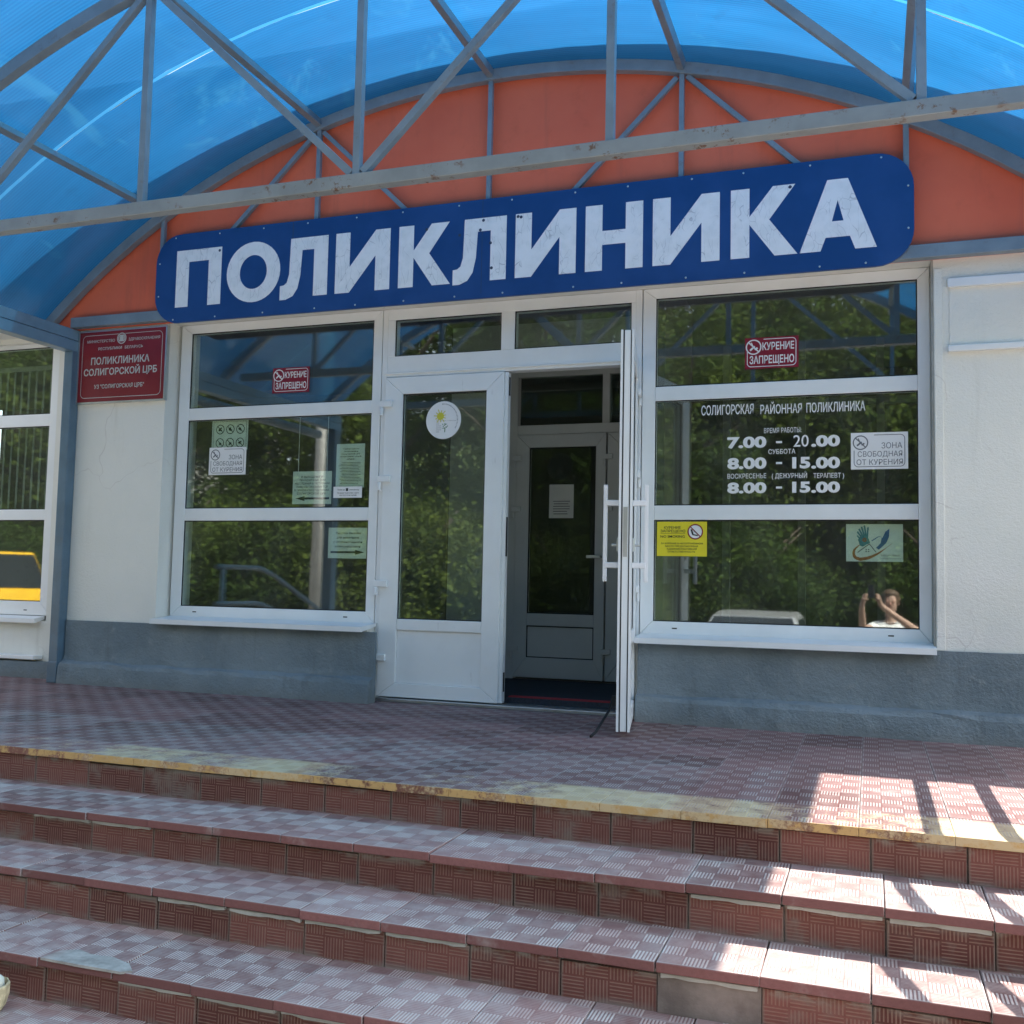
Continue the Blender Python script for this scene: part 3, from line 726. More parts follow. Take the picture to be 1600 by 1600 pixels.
for ch, a, b in LT:
    W = b-a
    if ch == 'П':
        lt.prism([(a, zb), (a+sw, zb), (a+sw, zt-.085), (b-sw, zt-.085), (b-sw, zb), (b, zb), (b, zt), (a, zt)], LY0, LY1)
    if ch == 'О':
        cx, cz = (a+b)/2, (zb+zt)/2; n = 36
        for k in range(n):
            t, u = 2*PI*k/n, 2*PI*(k+1)/n; rx, rz = W/2, H/2+.008; qx, qz = rx-.105, rz-.092
            lt.prism([(cx+qx*math.cos(t), cz+qz*math.sin(t)), (cx+rx*math.cos(t), cz+rz*math.sin(t)), (cx+rx*math.cos(u), cz+rz*math.sin(u)), (cx+qx*math.cos(u), cz+qz*math.sin(u))], LY0, LY1)
    if ch == 'Л':
        lt.prism([(a, zb+.085), (a-.0, zb-.012), (a+.045, zb-.012), (a+.10, zb+.01), (a+.135, zb+.06), (a+.155, zb+.15), (a+.165, zt-.085), (b-sw, zt-.085), (b-sw, zb), (b, zb), (b, zt), (a+.075, zt), (a+.068, zb+.16), (a+.052, zb+.105), (a+.03, zb+.088)], LY0, LY1)
    if ch == 'И':
        lt.prism([(a, zb), (a+.105, zb), (b-sw, zt-.17), (b-sw, zb), (b, zb), (b, zt), (b-.105, zt), (a+sw, zb+.17), (a+sw, zt), (a, zt)], LY0, LY1)
    if ch == 'Н':
        m = (zb+zt)/2
        lt.prism([(a, zb), (a+sw, zb), (a+sw, m-.045), (b-sw, m-.045), (b-sw, zb), (b, zb), (b, zt), (b-sw, zt), (b-sw, m+.04), (a+sw, m+.04), (a+sw, zt), (a, zt)], LY0, LY1)
    if ch == 'К':
        m = (zb+zt)/2+.01
        lt.prism([(a, zb), (a+sw, zb), (a+sw, m-.02), (b-.125, zb), (b, zb), (a+.215, m+.0), (b-.012, zt), (b-.135, zt), (a+sw, m+.025), (a+sw, zt), (a, zt)], LY0, LY1)
    if ch == 'А':
        c = (a+b)/2
        hx = lambda z: W/2-(W/2-.055)*(z-zb)/H
        z1_, z2_ = zb+.075, zb+.165
        lt.prism([(a, zb), (a+.112, zb), (c-hx(z1_)+.112, z1_), (c-hx(z1_), z1_)], LY0, LY1)
        lt.prism([(b-.112, zb), (b, zb), (c+hx(z1_), z1_), (c+hx(z1_)-.112, z1_)], LY0, LY1)
        lt.prism([(c-hx(z1_), z1_), (c+hx(z1_), z1_), (c+hx(z2_), z2_), (c-hx(z2_), z2_)], LY0, LY1)
        za = zb+.285
        lt.prism([(c-hx(z2_), z2_), (c-hx(z2_)+.112, z2_), (c, za), (c, zt), (c-.055, zt)], LY0, LY1)
        lt.prism([(c+hx(z2_)-.112, z2_), (c+hx(z2_), z2_), (c+.055, zt), (c, zt), (c, za)], LY0, LY1)
S0(lt.build('lettering', LETTER, S))
rv = MB()
for i in range(14):
    x = sx0+.16+(sx1-sx0-.32)*i/13
    for z in (sz0+.025, sz1-.025): rv.sphere((x+random.gauss(0, .03), -.2385, z), .006, 8, (1, .5, 1))
for z in (sz0+.2, sz1-.2):
    for x in (sx0+.03, sx1-.03): rv.sphere((x, -.2385, z), .006, 8, (1, .5, 1))
S0(rv.build('rivets', ALU, S))
hl = MB()
for x, z in ((-2.04, 3.04), (-.47, 3.03), (-.1, 2.99), (-.02, 2.74), (-.03, 2.9), (.15, 3.05), (.17, 3.045), (1.78, 3.05), (-.24, 2.97), (-.08, 3.05)): hl.ring(x, z, 0, .010, -.2412, 10)
hl.box(-1.462, -1.457, -.2386, -.2381, 3.045, sz1-.004); hl.box(-.089, -.086, -.2386, -.2381, sz0+.03, sz1-.004)
S0(hl.build('scratches', plain('dark_paint_loss', (.05, .07, .12), .7), S))
for x in (-2.2, -1.0, .4, 1.8):
    pass
mb = MB()
for x in (-2.0, -.9, .4, 1.7): mb.box(x, x+.04, -.2195, -.136, 2.70, 2.74)
S0(mb.build('bracket', STEEL, S))

# ------------------------------------------------------------------ small signs, notices, stickers
class Card:
    """flat sign on the plane y=Y; layers step towards the viewer"""
    def __init__(s, name, label, cat, rect, Y, mat, thick=.0012, corner=0, group=None, round_=False):
        s.x0, s.x1, s.z0, s.z1 = rect; s.Y = Y; s.yf = Y-thick; s.lay = {}
        s.o = empty(name, ((s.x0+s.x1)/2, Y, s.z0), label, cat, group)
        mb = MB(); w_, h_ = s.x1-s.x0, s.z1-s.z0
        if round_: mb.prism([((s.x0+s.x1)/2+w_/2*math.cos(2*PI*k/40), (s.z0+s.z1)/2+h_/2*math.sin(2*PI*k/40)) for k in range(40)], s.yf, Y)
        else: mb.box(s.x0, s.x1, s.yf, Y, s.z0, s.z1)
        s.add(mb, 'panel' if name != 'paper_notice' else 'sheet', mat)
    def add(s, mb, name, mat, parent=None):
        o = mb.build(name, mat, s.o); o.location = -s.o.location; return o
    def X(s, u): return s.x0+(s.x1-s.x0)*u
    def Z(s, v): return s.z0+(s.z1-s.z0)*v
    def mb(s, lvl=1): m = MB(); m.y = s.yf-.0009*lvl; return m
    def text(s, m, body, u0, u1, v0, v1, off=0.0): put_text(m, body, s.X(u0), s.X(u1), s.Z(v0), s.Z(v1), m.y, off)
    def rule(s, m, u0, u1, v, t): m.flat([(s.X(u0), s.Z(v)-t/2), (s.X(u1), s.Z(v)-t/2), (s.X(u1), s.Z(v)+t/2), (s.X(u0), s.Z(v)+t/2)], m.y)
    def border(s, m, u0, u1, v0, v1, r, t, skip=None):
        x0, x1, z0, z1 = s.X(u0), s.X(u1), s.Z(v0), s.Z(v1)
        for cx, cz, a in ((x1-r, z1-r, 0), (x0+r, z1-r, PI/2), (x0+r, z0+r, PI), (x1-r, z0+r, 1.5*PI)):
            if skip and (cx < (x0+x1)/2) and (cz > (z0+z1)/2): continue
            m.ring(cx, cz, r-t, r, m.y, 8, a, a+PI/2)
        sk = skip or 0
        for p in (((x0+max(r, sk*(x1-x0)), z1-t), (x1-r, z1)), ((x0+r, z0), (x1-r, z0+t)), ((x0, z0+r), (x0+t, z1-max(r, sk*(z1-z0)*1.2))), ((x1-t, z0+r), (x1, z1-r))):
            (a, b), (c, d) = p; m.flat([(a, b), (c, b), (c, d), (a, d)], m.y)
def nosmoke(m, cx, cz, r, t, y=None):
    y = m.y; m.ring(cx, cz, r-t, r, y, 26)
    m.line(cx-.68*r, cz+.68*r, cx+.68*r, cz-.68*r, t*1.0, y-.0002)
    m.line(cx-.45*r, cz-.42*r, cx+.15*r, cz+.1*r, t*1.5, y-.0003); m.line(cx-.1*r, cz+.15*r, cx-.3*r, cz+.6*r, t*.8, y-.0003); m.line(cx+.15*r, cz-.35*r, cx+.5*r, cz-.1*r, t*1.4, y-.0003)
GF = .0135    # outside of the glass
def red_sticker(rect, label):
    c = Card('no_smoking_sticker', label, 'sticker', rect, GF, REDST, group='dark red no smoking stickers'); m = c.mb()
    h = c.z1-c.z0
    nosmoke(m, c.X(.165), c.Z(.70), h*.245, h*.04)
    c.text(m, 'КУРЕНИЕ', .33, .92, .585, .835, .02); c.text(m, 'ЗАПРЕЩЕНО', .09, .92, .16, .42, .02)
    c.border(m, .04, .96, .06, .95, h*.13, h*.022, skip=.34)
    c.add(m, 'lettering', WHITEV)
red_sticker(rectpx(424.5, 482, 573.5, 613, 0), 'smaller dark red no smoking sticker high on the left window')
red_sticker(rectpx(1163.5, 1247.5, 525.5, 574.5, 0), 'larger dark red no smoking sticker high on the right window')
def zone_sticker(rect, label):
    c = Card('smoke_free_sticker', label, 'sticker', rect, GF, WHITEV, group='white smoke free zone stickers'); m = c.mb(); h = c.z1-c.z0
    c.text(m, 'ЗОНА', .54, .90, .56, .72); c.text(m, 'СВОБОДНАЯ', .12, .90, .34, .49); c.text(m, 'ОТ КУРЕНИЯ', .10, .91, .12, .27)
    c.border(m, .05, .95, .06, .94, h*.12, h*.018, skip=.4)
    nosmoke(m, c.X(.17), c.Z(.73), h*.20, h*.03)
    c.add(m, 'lettering', INKG)
zone_sticker(rectpx(325, 382.5, 698.5, 741.5, 0), 'white smoke free zone sticker with clear ring, below the pictograms on the left window')
zone_sticker(rectpx(1329.5, 1419, 675, 732.5, 0), 'white smoke free zone sticker with faded ring, beside the opening hours on the right window')
# opening hours lettering
r_ = rectpx(1096, 1352, 628, 772, 0)
hrs = empty('opening_hours', ((r_[0]+r_[1])/2, GF, r_[2]), 'white opening hours lettering on the middle pane of the right window', 'lettering')
m = MB()
def hl_(body, xl, xr, yt, yb, off=0.0, mm=None):
    a, b, c, d = rectpx(xl, xr, yt, yb, GF); put_text(mm or m, body, a, b, c, d, GF-.001, off)
hl_('СОЛИГОРСКАЯ', 1096, 1177.5, 632.3, 647.8, .012); hl_('РАЙОННАЯ', 1188, 1253, 631.3, 646, .012); hl_('ПОЛИКЛИНИКА', 1260, 1352, 627.8, 643, .012)
hl_('ВРЕМЯ РАБОТЫ:', 1193.8, 1252.2, 668.2, 676, .004); hl_('СУББОТА', 1200.6, 1242.8, 701.6, 709, .008)
hl_('ВОСКРЕСЕНЬЕ', 1136.6, 1197.3, 740, 747.5, .006); hl_('( ДЕЖУРНЫЙ', 1206, 1261, 739.3, 747, .006); hl_('ТЕРАПЕВТ )', 1271, 1318.8, 739, 746.6, .006)
for a, b, yt, yb in (('7', '20', 681.5, 700), ('8', '15', 714.2, 732.8), ('8', '15', 752.8, 770.8)):
    hl_(a+'.00', 1136.5, 1197.5, yt, yb, .045)
    q = rectpx(1212.5, 1222, (yt+yb)/2-1.6, (yt+yb)/2+1.6, GF); m.flat([(q[0], q[2]), (q[1], q[2]), (q[1], q[3]), (q[0], q[3])], GF-.001)
    if b == '20': hl_(b, 1239.7, 1263.5, yt-2.8, yb-2.2, .004)
    else: hl_(b, 1237.8, 1266, yt-1.2, yb-1, .045)
    hl_('.00', 1267.5, 1312.5, yt-2.6 if b == '20' else yt-1.2, yb-2.4 if b == '20' else yb-1, .045)
o = m.build('lettering', WHITEV, hrs); o.location = -hrs.location
# yellow no smoking sign
c = Card('no_smoking_sign', 'yellow no smoking notice in the lower left corner of the right window', 'sign', rectpx(1026, 1104, 815, 869, 0), GF, YELV); m = c.mb(); h = c.z1-c.z0
c.text(m, 'КУРЕНИЕ', .14, .48, .79, .87, .01); c.text(m, 'ЗАПРЕЩЕНО', .07, .57, .69, .77, .01); c.text(m, 'NO SMOKING', .07, .56, .535, .61, .01)
c.text(m, 'ЗА КУРЕНИЕ В НЕПОЛОЖЕННОМ', .08, .92, .345, .395, .01); c.text(m, 'МЕСТЕ ПРЕДУСМОТРЕНА', .17, .83, .265, .315, .01); c.text(m, 'АДМИНИСТРАТИВНАЯ', .20, .80, .185, .235, .01); c.text(m, 'ОТВЕТСТВЕННОСТЬ', .22, .77, .105, .155, .01)
c.rule(m, .07, .57, .66, h*.008); c.add(m, 'lettering', INK)
m = c.mb(); m.ring(c.X(.77), c.Z(.71), 0, h*.22, m.y, 28); c.add(m, 'disc', WHITEV)
m = c.mb(2); m.ring(c.X(.77), c.Z(.71), h*.19, h*.225, m.y, 28); m.line(c.X(.77)-h*.14, c.Z(.71)+h*.14, c.X(.77)+h*.14, c.Z(.71)-h*.14, h*.03, m.y); c.add(m, 'ban_ring', REDST)
m = c.mb(2); m.line(c.X(.69), c.Z(.78), c.X(.72), c.Z(.64), h*.05, m.y); m.line(c.X(.71), c.Z(.63), c.X(.82), c.Z(.60), h*.035, m.y); m.line(c.X(.74), c.Z(.74), c.X(.80), c.Z(.66), h*.025, m.y); c.add(m, 'cigarette_symbol', INK)
# healthy towns poster behind the glass
YB = .046
c = Card('emblem_poster', 'pale poster with teal hand, blue stork and orange arc behind the right window', 'poster', rectpx(1322, 1411, 819, 877.5, YB), YB, PAPER); h = c.z1-c.z0
U = lambda px, py: (c.X((px-105)/785), c.Z(1-(py-85)/520))
m = c.mb(); m.flat([U(270, 300), U(300, 385), U(335, 400), U(440, 345), U(420, 290), U(380, 245), U(300, 260)], m.y)
for a, b, t in (((262, 190), (330, 280), 24), ((285, 150), (345, 265), 24), ((320, 120), (365, 260), 24), ((360, 105), (385, 255), 24), ((412, 130), (400, 290), 22), ((260, 245), (310, 300), 20)):
    p, q = U(*a), U(*b); m.line(p[0], p[1], q[0], q[1], t/785*(c.x1-c.x0), m.y-.0001)
c.add(m, 'hand_emblem', TEALINK)
m = c.mb(); m.flat([U(520, 415), U(585, 350), U(600, 270), U(560, 262), U(470, 320), U(450, 318), U(545, 258), U(575, 255), U(610, 275), U(650, 190), U(705, 150), U(700, 260), U(660, 350), U(560, 440)], m.y); c.add(m, 'stork_emblem', BLUEINK)
m = c.mb()
prev = None
for i in range(15):
    t = i/14; a = (215+ (740-215)*t, 0); cx = [(300, 372), (225, 430), (205, 500), (235, 555), (300, 575), (400, 560), (500, 520), (600, 460), (745, 350)]
    s_ = t*8; k = min(7, int(s_)); f_ = s_-k; x = cx[k][0]*(1-f_)+cx[k+1][0]*f_; y = cx[k][1]*(1-f_)+cx[k+1][1]*f_
    wv = 44*math.sin(PI*min(1, t*1.05+.02))**.7+3
    nx, ny = (cx[k+1][1]-cx[k][1]), -(cx[k+1][0]-cx[k][0]); L_ = math.hypot(nx, ny); nx, ny = nx/L_*wv/2, ny/L_*wv/2
    cur = (U(x+nx, y+ny), U(x-nx, y-ny))
    if prev: m.flat([prev[0], cur[0], cur[1], prev[1]], m.y)
    prev = cur
p = U(362, 305); m.ring(p[0], p[1], h*.02, h*.055, m.y-.0003, 14)
c.add(m, 'orange_arc', ORNG)
m = c.mb()
for a, b in (((265, 480), (430, 360)), ((430, 360), (520, 475))):
    p, q = U(*a), U(*b); m.line(p[0], p[1], q[0], q[1], h*.024, m.y-.0004)
for x, y in ((385, 440), (418, 440), (385, 465), (418, 465)):
    p = U(x, y); m.flat([(p[0]-h*.018, p[1]-h*.014), (p[0]+h*.018, p[1]-h*.014), (p[0]+h*.018, p[1]+h*.014), (p[0]-h*.018, p[1]+h*.014)], m.y)
c.text(m, 'ЗДОРОВЫЕ', .61, .95, .145, .185); c.text(m, 'ГОРОДА И ПОСЕЛКИ', .61, .96, .07, .095); c.add(m, 'house_emblem', INKG)
# pictogram sheet
c = Card('pictogram_sheet', 'pale sheet of six round prohibition pictograms behind the left window', 'notice', rectpx(331.5, 387.5, 657, 703, YB), YB, PAPER); m = c.mb(); h = c.z1-c.z0
for i in range(3):
    for j in range(2):
        cx, cz, r = c.X(.23+.28*i), c.Z(.70-.46*j), h*.165
        m.ring(cx, cz, r*.84, r, m.y, 22); m.line(cx-.68*r, cz+.68*r, cx+.68*r, cz-.68*r, r*.14, m.y)
        for k in range(5):
            a = random.random()*6.28; q = random.uniform(.1, .5)*r; m.line(cx-q*math.cos(a)*.9, cz-q*.6*math.sin(a)-r*.1, cx+q*math.cos(a+.6), cz+q*math.sin(a+.6), r*.26, m.y-.0002)
c.border(m, .04, .96, .02, .97, h*.03, h*.012); c.add(m, 'pictograms', INK)
# hanging notice with left arrow
def arrow(m, c, u0, u1, v, t, left):
    s = -1 if left else 1; tip, tail = (u0, u1) if left else (u1, u0)
    hd = tip-s*.24
    z = c.Z(v); m.flat([(c.X(tail), z-t), (c.X(hd), z-t), (c.X(hd), z+t), (c.X(tail), z+t)], m.y)
    m.flat([(c.X(tip), z), (c.X(hd), z-t*2.3), (c.X(hd), z+t*2.3)], m.y-.0002)
c = Card('paper_notice', 'pale green notice with arrow pointing left, hung on two strings in the left window', 'notice', rectpx(457.5, 518, 736.5, 787.5, YB), YB, PAPER); m = c.mb(); h = c.z1-c.z0
for i, (tx, a, b) in enumerate((('В ВЫХОДНЫЕ И', .22, .78), ('ПРАЗДНИЧНЫЕ ДНИ', .18, .84), ('НЕОТЛОЖНАЯ И ЭКСТРЕННАЯ', .06, .95), ('ПОМОЩЬ ОКАЗЫВАЕТСЯ', .10, .90), ('В ПРИЕМНОМ ОТДЕЛЕНИИ', .05, .93), ('СОЛИГОРСКОЙ ЦРБ', .12, .86))):
    c.text(m, tx, a, b, .80-.102*i, .865-.102*i, .006)
arrow(m, c, .08, .95, .17, h*.033, True); c.add(m, 'lettering', INK)
m = MB()
for u in (.13, .87): m.bar((c.X(u), YB, c.z1), (c.X(u), YB, 1.93), .003, .003)
c.add(m, 'string', WHITEV)
c = Card('paper_notice', 'pale green notice with arrow pointing right in the corner of the left window', 'notice', rectpx(513, 573, 824.5, 872.5, YB), YB, PAPER); m = c.mb(); h = c.z1-c.z0
for i, (tx, a, b) in enumerate((('Кнопка вызова', .20, .84), ('для инвалидов', .22, .80), ('с ограниченными', .14, .88), ('возможностями', .18, .84))): c.text(m, tx, a, b, .79-.145*i, .865-.145*i, .006)
arrow(m, c, .07, .95, .20, h*.035, False); c.add(m, 'lettering', INK)
c = Card('paper_notice', 'tall pale sheet of small print at the right of the left window', 'notice', rectpx(525.5, 569.5, 693.5, 762, YB), YB, PAPER); m = c.mb(); h = c.z1-c.z0
for i, (tx, a, b) in enumerate((('График работы', .24, .80), ('поликлиники', .28, .76), ('Солигорской ЦРБ', .18, .84), ('по предварительной', .14, .88), ('записи', .36, .64))): c.text(m, tx, a, b, .87-.058*i, .905-.058*i, .008)
for i in range(15): c.rule(m, .10+random.random()*.12, .90-random.random()*.12, .57-.034*i, h*.009)
c.add(m, 'lettering', INK)
c = Card('ticket_sticker', 'small white sticker below the tall sheet on the left window', 'sticker', rectpx(519.5, 564, 760, 777.5, 0), GF, WHITEV); m = c.mb()
c.text(m, 'Талон на', .14, .40, .66, .80, .008); c.text(m, 'www.talon.by', .56, .90, .66, .80, .008); c.text(m, 'Предварительная запись к врачу', .14, .90, .38, .50, .008); c.text(m, 'круглосуточно онлайн', .22, .82, .18, .30, .008)
m.flat([(c.X(.44), c.Z(.60)), (c.X(.52), c.Z(.60)), (c.X(.52), c.Z(.86)), (c.X(.44), c.Z(.86))], m.y); c.add(m, 'lettering', INK)
# round sticker on the left door leaf
DY = -.0048
c = Card('round_sticker', 'round white sticker with yellow sun on the closed door leaf', 'sticker', rectpx(666, 720.5, 627, 686, DY), DY, WHITEV, round_=True); h = c.z1-c.z0
V = lambda px, py: (c.X((px-412)/870), c.Z(1-(py-265)/950))
m = c.mb(); p = V(770, 640); m.ring(p[0], p[1], 0, h*.10, m.y, 20)
for k in range(11):
    a = 2*PI*k/11+.2; r1 = h*(.19 if k % 2 else .16); m.line(p[0]+h*.09*math.cos(a), p[1]+h*.09*math.sin(a), p[0]+r1*math.cos(a), p[1]+r1*math.sin(a), h*.022, m.y-.0002)
c.add(m, 'sun_emblem', SUNY)
m = c.mb()
for r in range(7):
    for q in range(3 if r < 3 or r == 6 else 5):
        p = V(680+q*26, 735+r*50); s_ = h*.007; m.flat([(p[0]-s_, p[1]-s_), (p[0]+s_, p[1]-s_), (p[0]+s_, p[1]+s_*1.6), (p[0]-s_, p[1]+s_*1.6)], m.y)
cx, cz = (c.x0+c.x1)/2, (c.z0+c.z1)/2
for k in range(26):
    a = math.radians(95-125*k/25); r = h*.425; q = h*(.012+.006*random.random()); m.line(cx+(r-q)*math.cos(a)*.93, cz+(r-q)*math.sin(a), cx+(r+q)*math.cos(a)*.93, cz+(r+q)*math.sin(a), h*.014, m.y)
c.text(m, 'наш город', .42, .86, .475, .495, 0.0)
c.add(m, 'house_emblem', INKG)
m = c.mb(); p = V(885, 1045); q = V(890, 930); m.line(p[0], p[1], q[0], q[1], h*.022, m.y)
for k in range(26):
    a, r = random.random()*6.28, random.random()**.5*h*.095; q = V(885, 890); m.ring(q[0]+r*math.cos(a), q[1]+r*math.sin(a), 0, h*.011, m.y-.0002, 7)
c.add(m, 'tree_emblem', GREENINK)
# paper on inner door
c = Card('paper_notice', 'white sheet taped to the inner vestibule door', 'notice', rectpx(858, 896, 757, 809.5, YI), YI+.0035, PAPERW); m = c.mb(); h = c.z1-c.z0
for i in range(6): c.rule(m, .15+random.random()*.05, .90-random.random()*.2, .50-.075*i, h*.02)
c.add(m, 'lettering', INK)
# maroon plaque
PY = -.150
c = Card('clinic_plaque', 'maroon plaque with silver lettering and crest on the wall beside the blue column', 'plaque', rectpx(123.5, 257.5, 516, 626, PY), WF-.001, MAROON, thick=.03); c.yf = PY
h = c.z1-c.z0; w_ = c.x1-c.x0
m = MB(); t = .010
m.box(c.x0-t, c.x0, PY-.004, WF-.001, c.z0-t, c.z1+t); m.box(c.x1, c.x1+t, PY-.004, WF-.001, c.z0-t, c.z1+t); m.box(c.x0, c.x1, PY-.004, WF-.001, c.z1, c.z1+t); m.box(c.x0, c.x1, PY-.004, WF-.001, c.z0-t, c.z0); c.add(m, 'rim', ALU)
m = c.mb(); m.y = PY-.002
c.text(m, 'МИНИСТЕРСТВО', .09, .415, .845, .885, .01); c.text(m, 'ЗДРАВООХРАНЕНИЯ', .575, .935, .845, .885, .01); c.text(m, 'РЕСПУБЛИКИ', .225, .50, .735, .775, .012); c.text(m, 'БЕЛАРУСЬ', .535, .745, .735, .775, .012)
c.text(m, 'ПОЛИКЛИНИКА', .145, .825, .53, .635, .022); c.text(m, 'СОЛИГОРСКОЙ ЦРБ', .065, .915, .375, .475, .022); c.text(m, 'УЗ "СОЛИГОРСКАЯ ЦРБ"', .195, .775, .185, .245, .018)
c.border(m, .035, .965, .055, .955, h*.07, h*.008); c.add(m, 'lettering', SILVER)
m = MB(); m.ring(c.X(.495), c.Z(.885), 0, h*.088, PY-.0026, 28); c.add(m, 'crest_disc', MAROON)
m = MB(); y = PY-.0034; cx, cz = c.X(.495), c.Z(.885)
m.ring(cx, cz, h*.066, h*.080, y, 28); m.flat([(cx-h*.03, cz-h*.045), (cx+h*.03, cz-h*.045), (cx+h*.036, cz+h*.01), (cx+h*.018, cz+h*.05), (cx-h*.018, cz+h*.05), (cx-h*.036, cz+h*.01)], y)
for s_ in (-1, 1):
    for k in range(6): a = PI/2+s_*(.6+.35*k); m.ring(cx+h*.052*math.cos(a), cz+h*.052*math.sin(a), 0, h*.010, y-.0002, 7)
c.add(m, 'crest', SILVER)
# empty white sign frame on the wall at the right
FR = empty('empty_sign_frame', (2.95, WF, 2.08), 'empty white painted metal sign frame on the wall right of the right window', 'sign frame')
mb = MB(); mb.box(2.60, 3.6, WF-.032, WF-.0005, 2.432, 2.482); o = mb.build('rail', PVC, FR, bevel=.004); o.location = -FR.location
mb = MB(); mb.box(2.60, 3.6, WF-.034, WF-.0005, 2.078, 2.112); o = mb.build('rail', PVC, FR, bevel=.004); o.location = -FR.location
mb = MB(); mb.box(2.61, 3.6, WF-.006, WF-.0004, 2.112, 2.432); o = mb.build('backing', WALL, FR); o.location = -FR.location

# ------------------------------------------------------------------ basket with cloth at the left end of the lowest tread
bk = empty('basket', (-.438, -3.46, -.60), 'pale ribbed basket with white cloth at the left end of the lowest step', 'basket')
mb = MB()
N_ = 26; prof = [(.085, 0), (.105, .03), (.118, .08), (.120, .13), (.112, .135), (.10, .05), (.0, .04)]
prev = None
for r, z in prof:
    ringv = [mb.bm.verts.new(((r*(1+.035*(k % 2)))*math.cos(2*PI*k/N_), (r*(1+.035*(k % 2)))*math.sin(2*PI*k/N_), z)) for k in range(N_)]
    if prev:
        for k in range(N_): mb.bm.faces.new((prev[k], prev[(k+1) % N_], ringv[(k+1) % N_], ringv[k]))
    prev = ringv
mb.build('bowl', plain('straw', (.52, .45, .28), .8, sc=40, var=.25), bk)
mb = MB()
bmesh.ops.create_icosphere(mb.bm, subdivisions=3, radius=.1, matrix=Matrix.Translation((0, 0, .13)) @ Matrix.Diagonal((1, 1, .55, 1)))
for v in mb.bm.verts: v.co += Vector((random.gauss(0, .003), random.gauss(0, .003), random.gauss(0, .004)))
mb.build('cloth', plain('cream_cloth', (.58, .56, .47), .9), bk, smooth=True); bk.scale = (.66, .66, .66)

# ------------------------------------------------------------------ yard: cars, pole, trees and the photographer, seen mirrored in the glass
def car(name, label, loc, rz, paint, L=4.3, W=1.75, H=1.42, van=False):
    r = empty(name, loc, label, 'van' if van else 'car', None, rz)
    if van: side = [(-L/2, .35), (-L/2+.03, 1.0), (-L/2+.05, 1.75), (-L/2+.25, H), (L/2-1.15, H), (L/2-.75, 1.45), (L/2-.1, 1.1), (L/2, .6), (L/2, .35)]
    else: side = [(-L/2, .35), (-L/2, .85), (-L/2+.12, .98), (-L/2+.55, H-.06), (-L/2+1.0, H), (-.1, H), (.45, H-.07), (L/2-1.25, .98), (L/2-.2, .82), (L/2, .65), (L/2, .35)]
    mb = MB(); sec = []
    def wz(z): return W/2*(1 if z < .95 else 1-.2*(z-.95)/(H-.95))
    A = [mb.bm.verts.new((x, -wz(z), z)) for x, z in side]; Bv = [mb.bm.verts.new((x, wz(z), z)) for x, z in side]
    n = len(side); mb.bm.faces.new(A); mb.bm.faces.new(Bv[::-1])
    for i in range(n): mb.bm.faces.new((A[i], Bv[i], Bv[(i+1) % n], A[(i+1) % n]))
    mb.build('body', paint, r, bevel=.06)
    gm = plain('car_glass', (.02, .025, .03), .08, .6)
    for s in (-1, 1):
        mb = MB(); z0, z1 = (1.0, H-.12) if not van else (1.22, 1.86); f = L/2-(1.2 if van else 1.5)
        mb.face([(-L/2+.55, s*(wz(z0)+.004), z0), (f, s*(wz(z0)+.004), z0), (f-.55, s*(wz(z1)+.004), z1), (-L/2+.9, s*(wz(z1)+.004), z1)]); mb.build('side_window', gm, r)
        mb = MB(); mb.box(L/2-.08, L/2+.012, s*W*.36-.16, s*W*.36+.16, .62, .76); mb.build('headlight', plain('headlight', (.7, .7, .68), .15), r, bevel=.02)
        for x in (-L/2+.75, L/2-.8):
            y = s*(W/2-.1); mb = MB(); mb.tube([(x, y-.1, .32), (x, y+.1, .32)], .32, 22); wh = mb.build('wheel', RUBBER, r)
            mb = MB(); mb.tube([(x, y+s*.09, .32), (x, y+s*.108, .32)], .2, 16); mb.build('rim', ALU, wh)
    mb = MB(); a, b = (side[4], side[5]) if van else (side[6], side[7])
    q = lambda t: (a[0]+(b[0]-a[0])*t, a[1]+(b[1]-a[1])*t)
    p0, p1 = q(.08), q(.92); d = .012
    mb.face([(p0[0]+d, -wz(p0[1])*.9, p0[1]+d), (p0[0]+d, wz(p0[1])*.9, p0[1]+d), (p1[0]+d, wz(p1[1])*.92, p1[1]+d), (p1[0]+d, -wz(p1[1])*.92, p1[1]+d)]); mb.build('windscreen', gm, r)
    return r
car('parked_car', 'silver car nosed in across the yard, mirrored in the right window', (.25, -12.6, -TH), PI/2, plain('silver_paint', (.42, .43, .44), .3, .5, .5))
car('parked_car', 'white car parked side on across the yard, mirrored beside the photographer', (3.5, -12.2, -TH), PI, plain('white_paint', (.78, .78, .77), .25, .5))
car('parked_van', 'yellow van across the yard, mirrored in the far left window', (-16.2, -10.0, -TH), 0, plain('yellow_paint', (.72, .42, .02), .3, .5), L=5.2, W=1.9, H=2.28, van=True)
mb = MB(); mb.tube([(-7.2, -10, -TH), (-7.2, -10, 8.2)], [.17, .12], 14); tag(mb.build('utility_pole', mat_concrete('pole_concrete', (.42, .40, .37), (.52, .5, .46))), 'pale concrete utility pole across the yard, mirrored in the left window', 'pole')

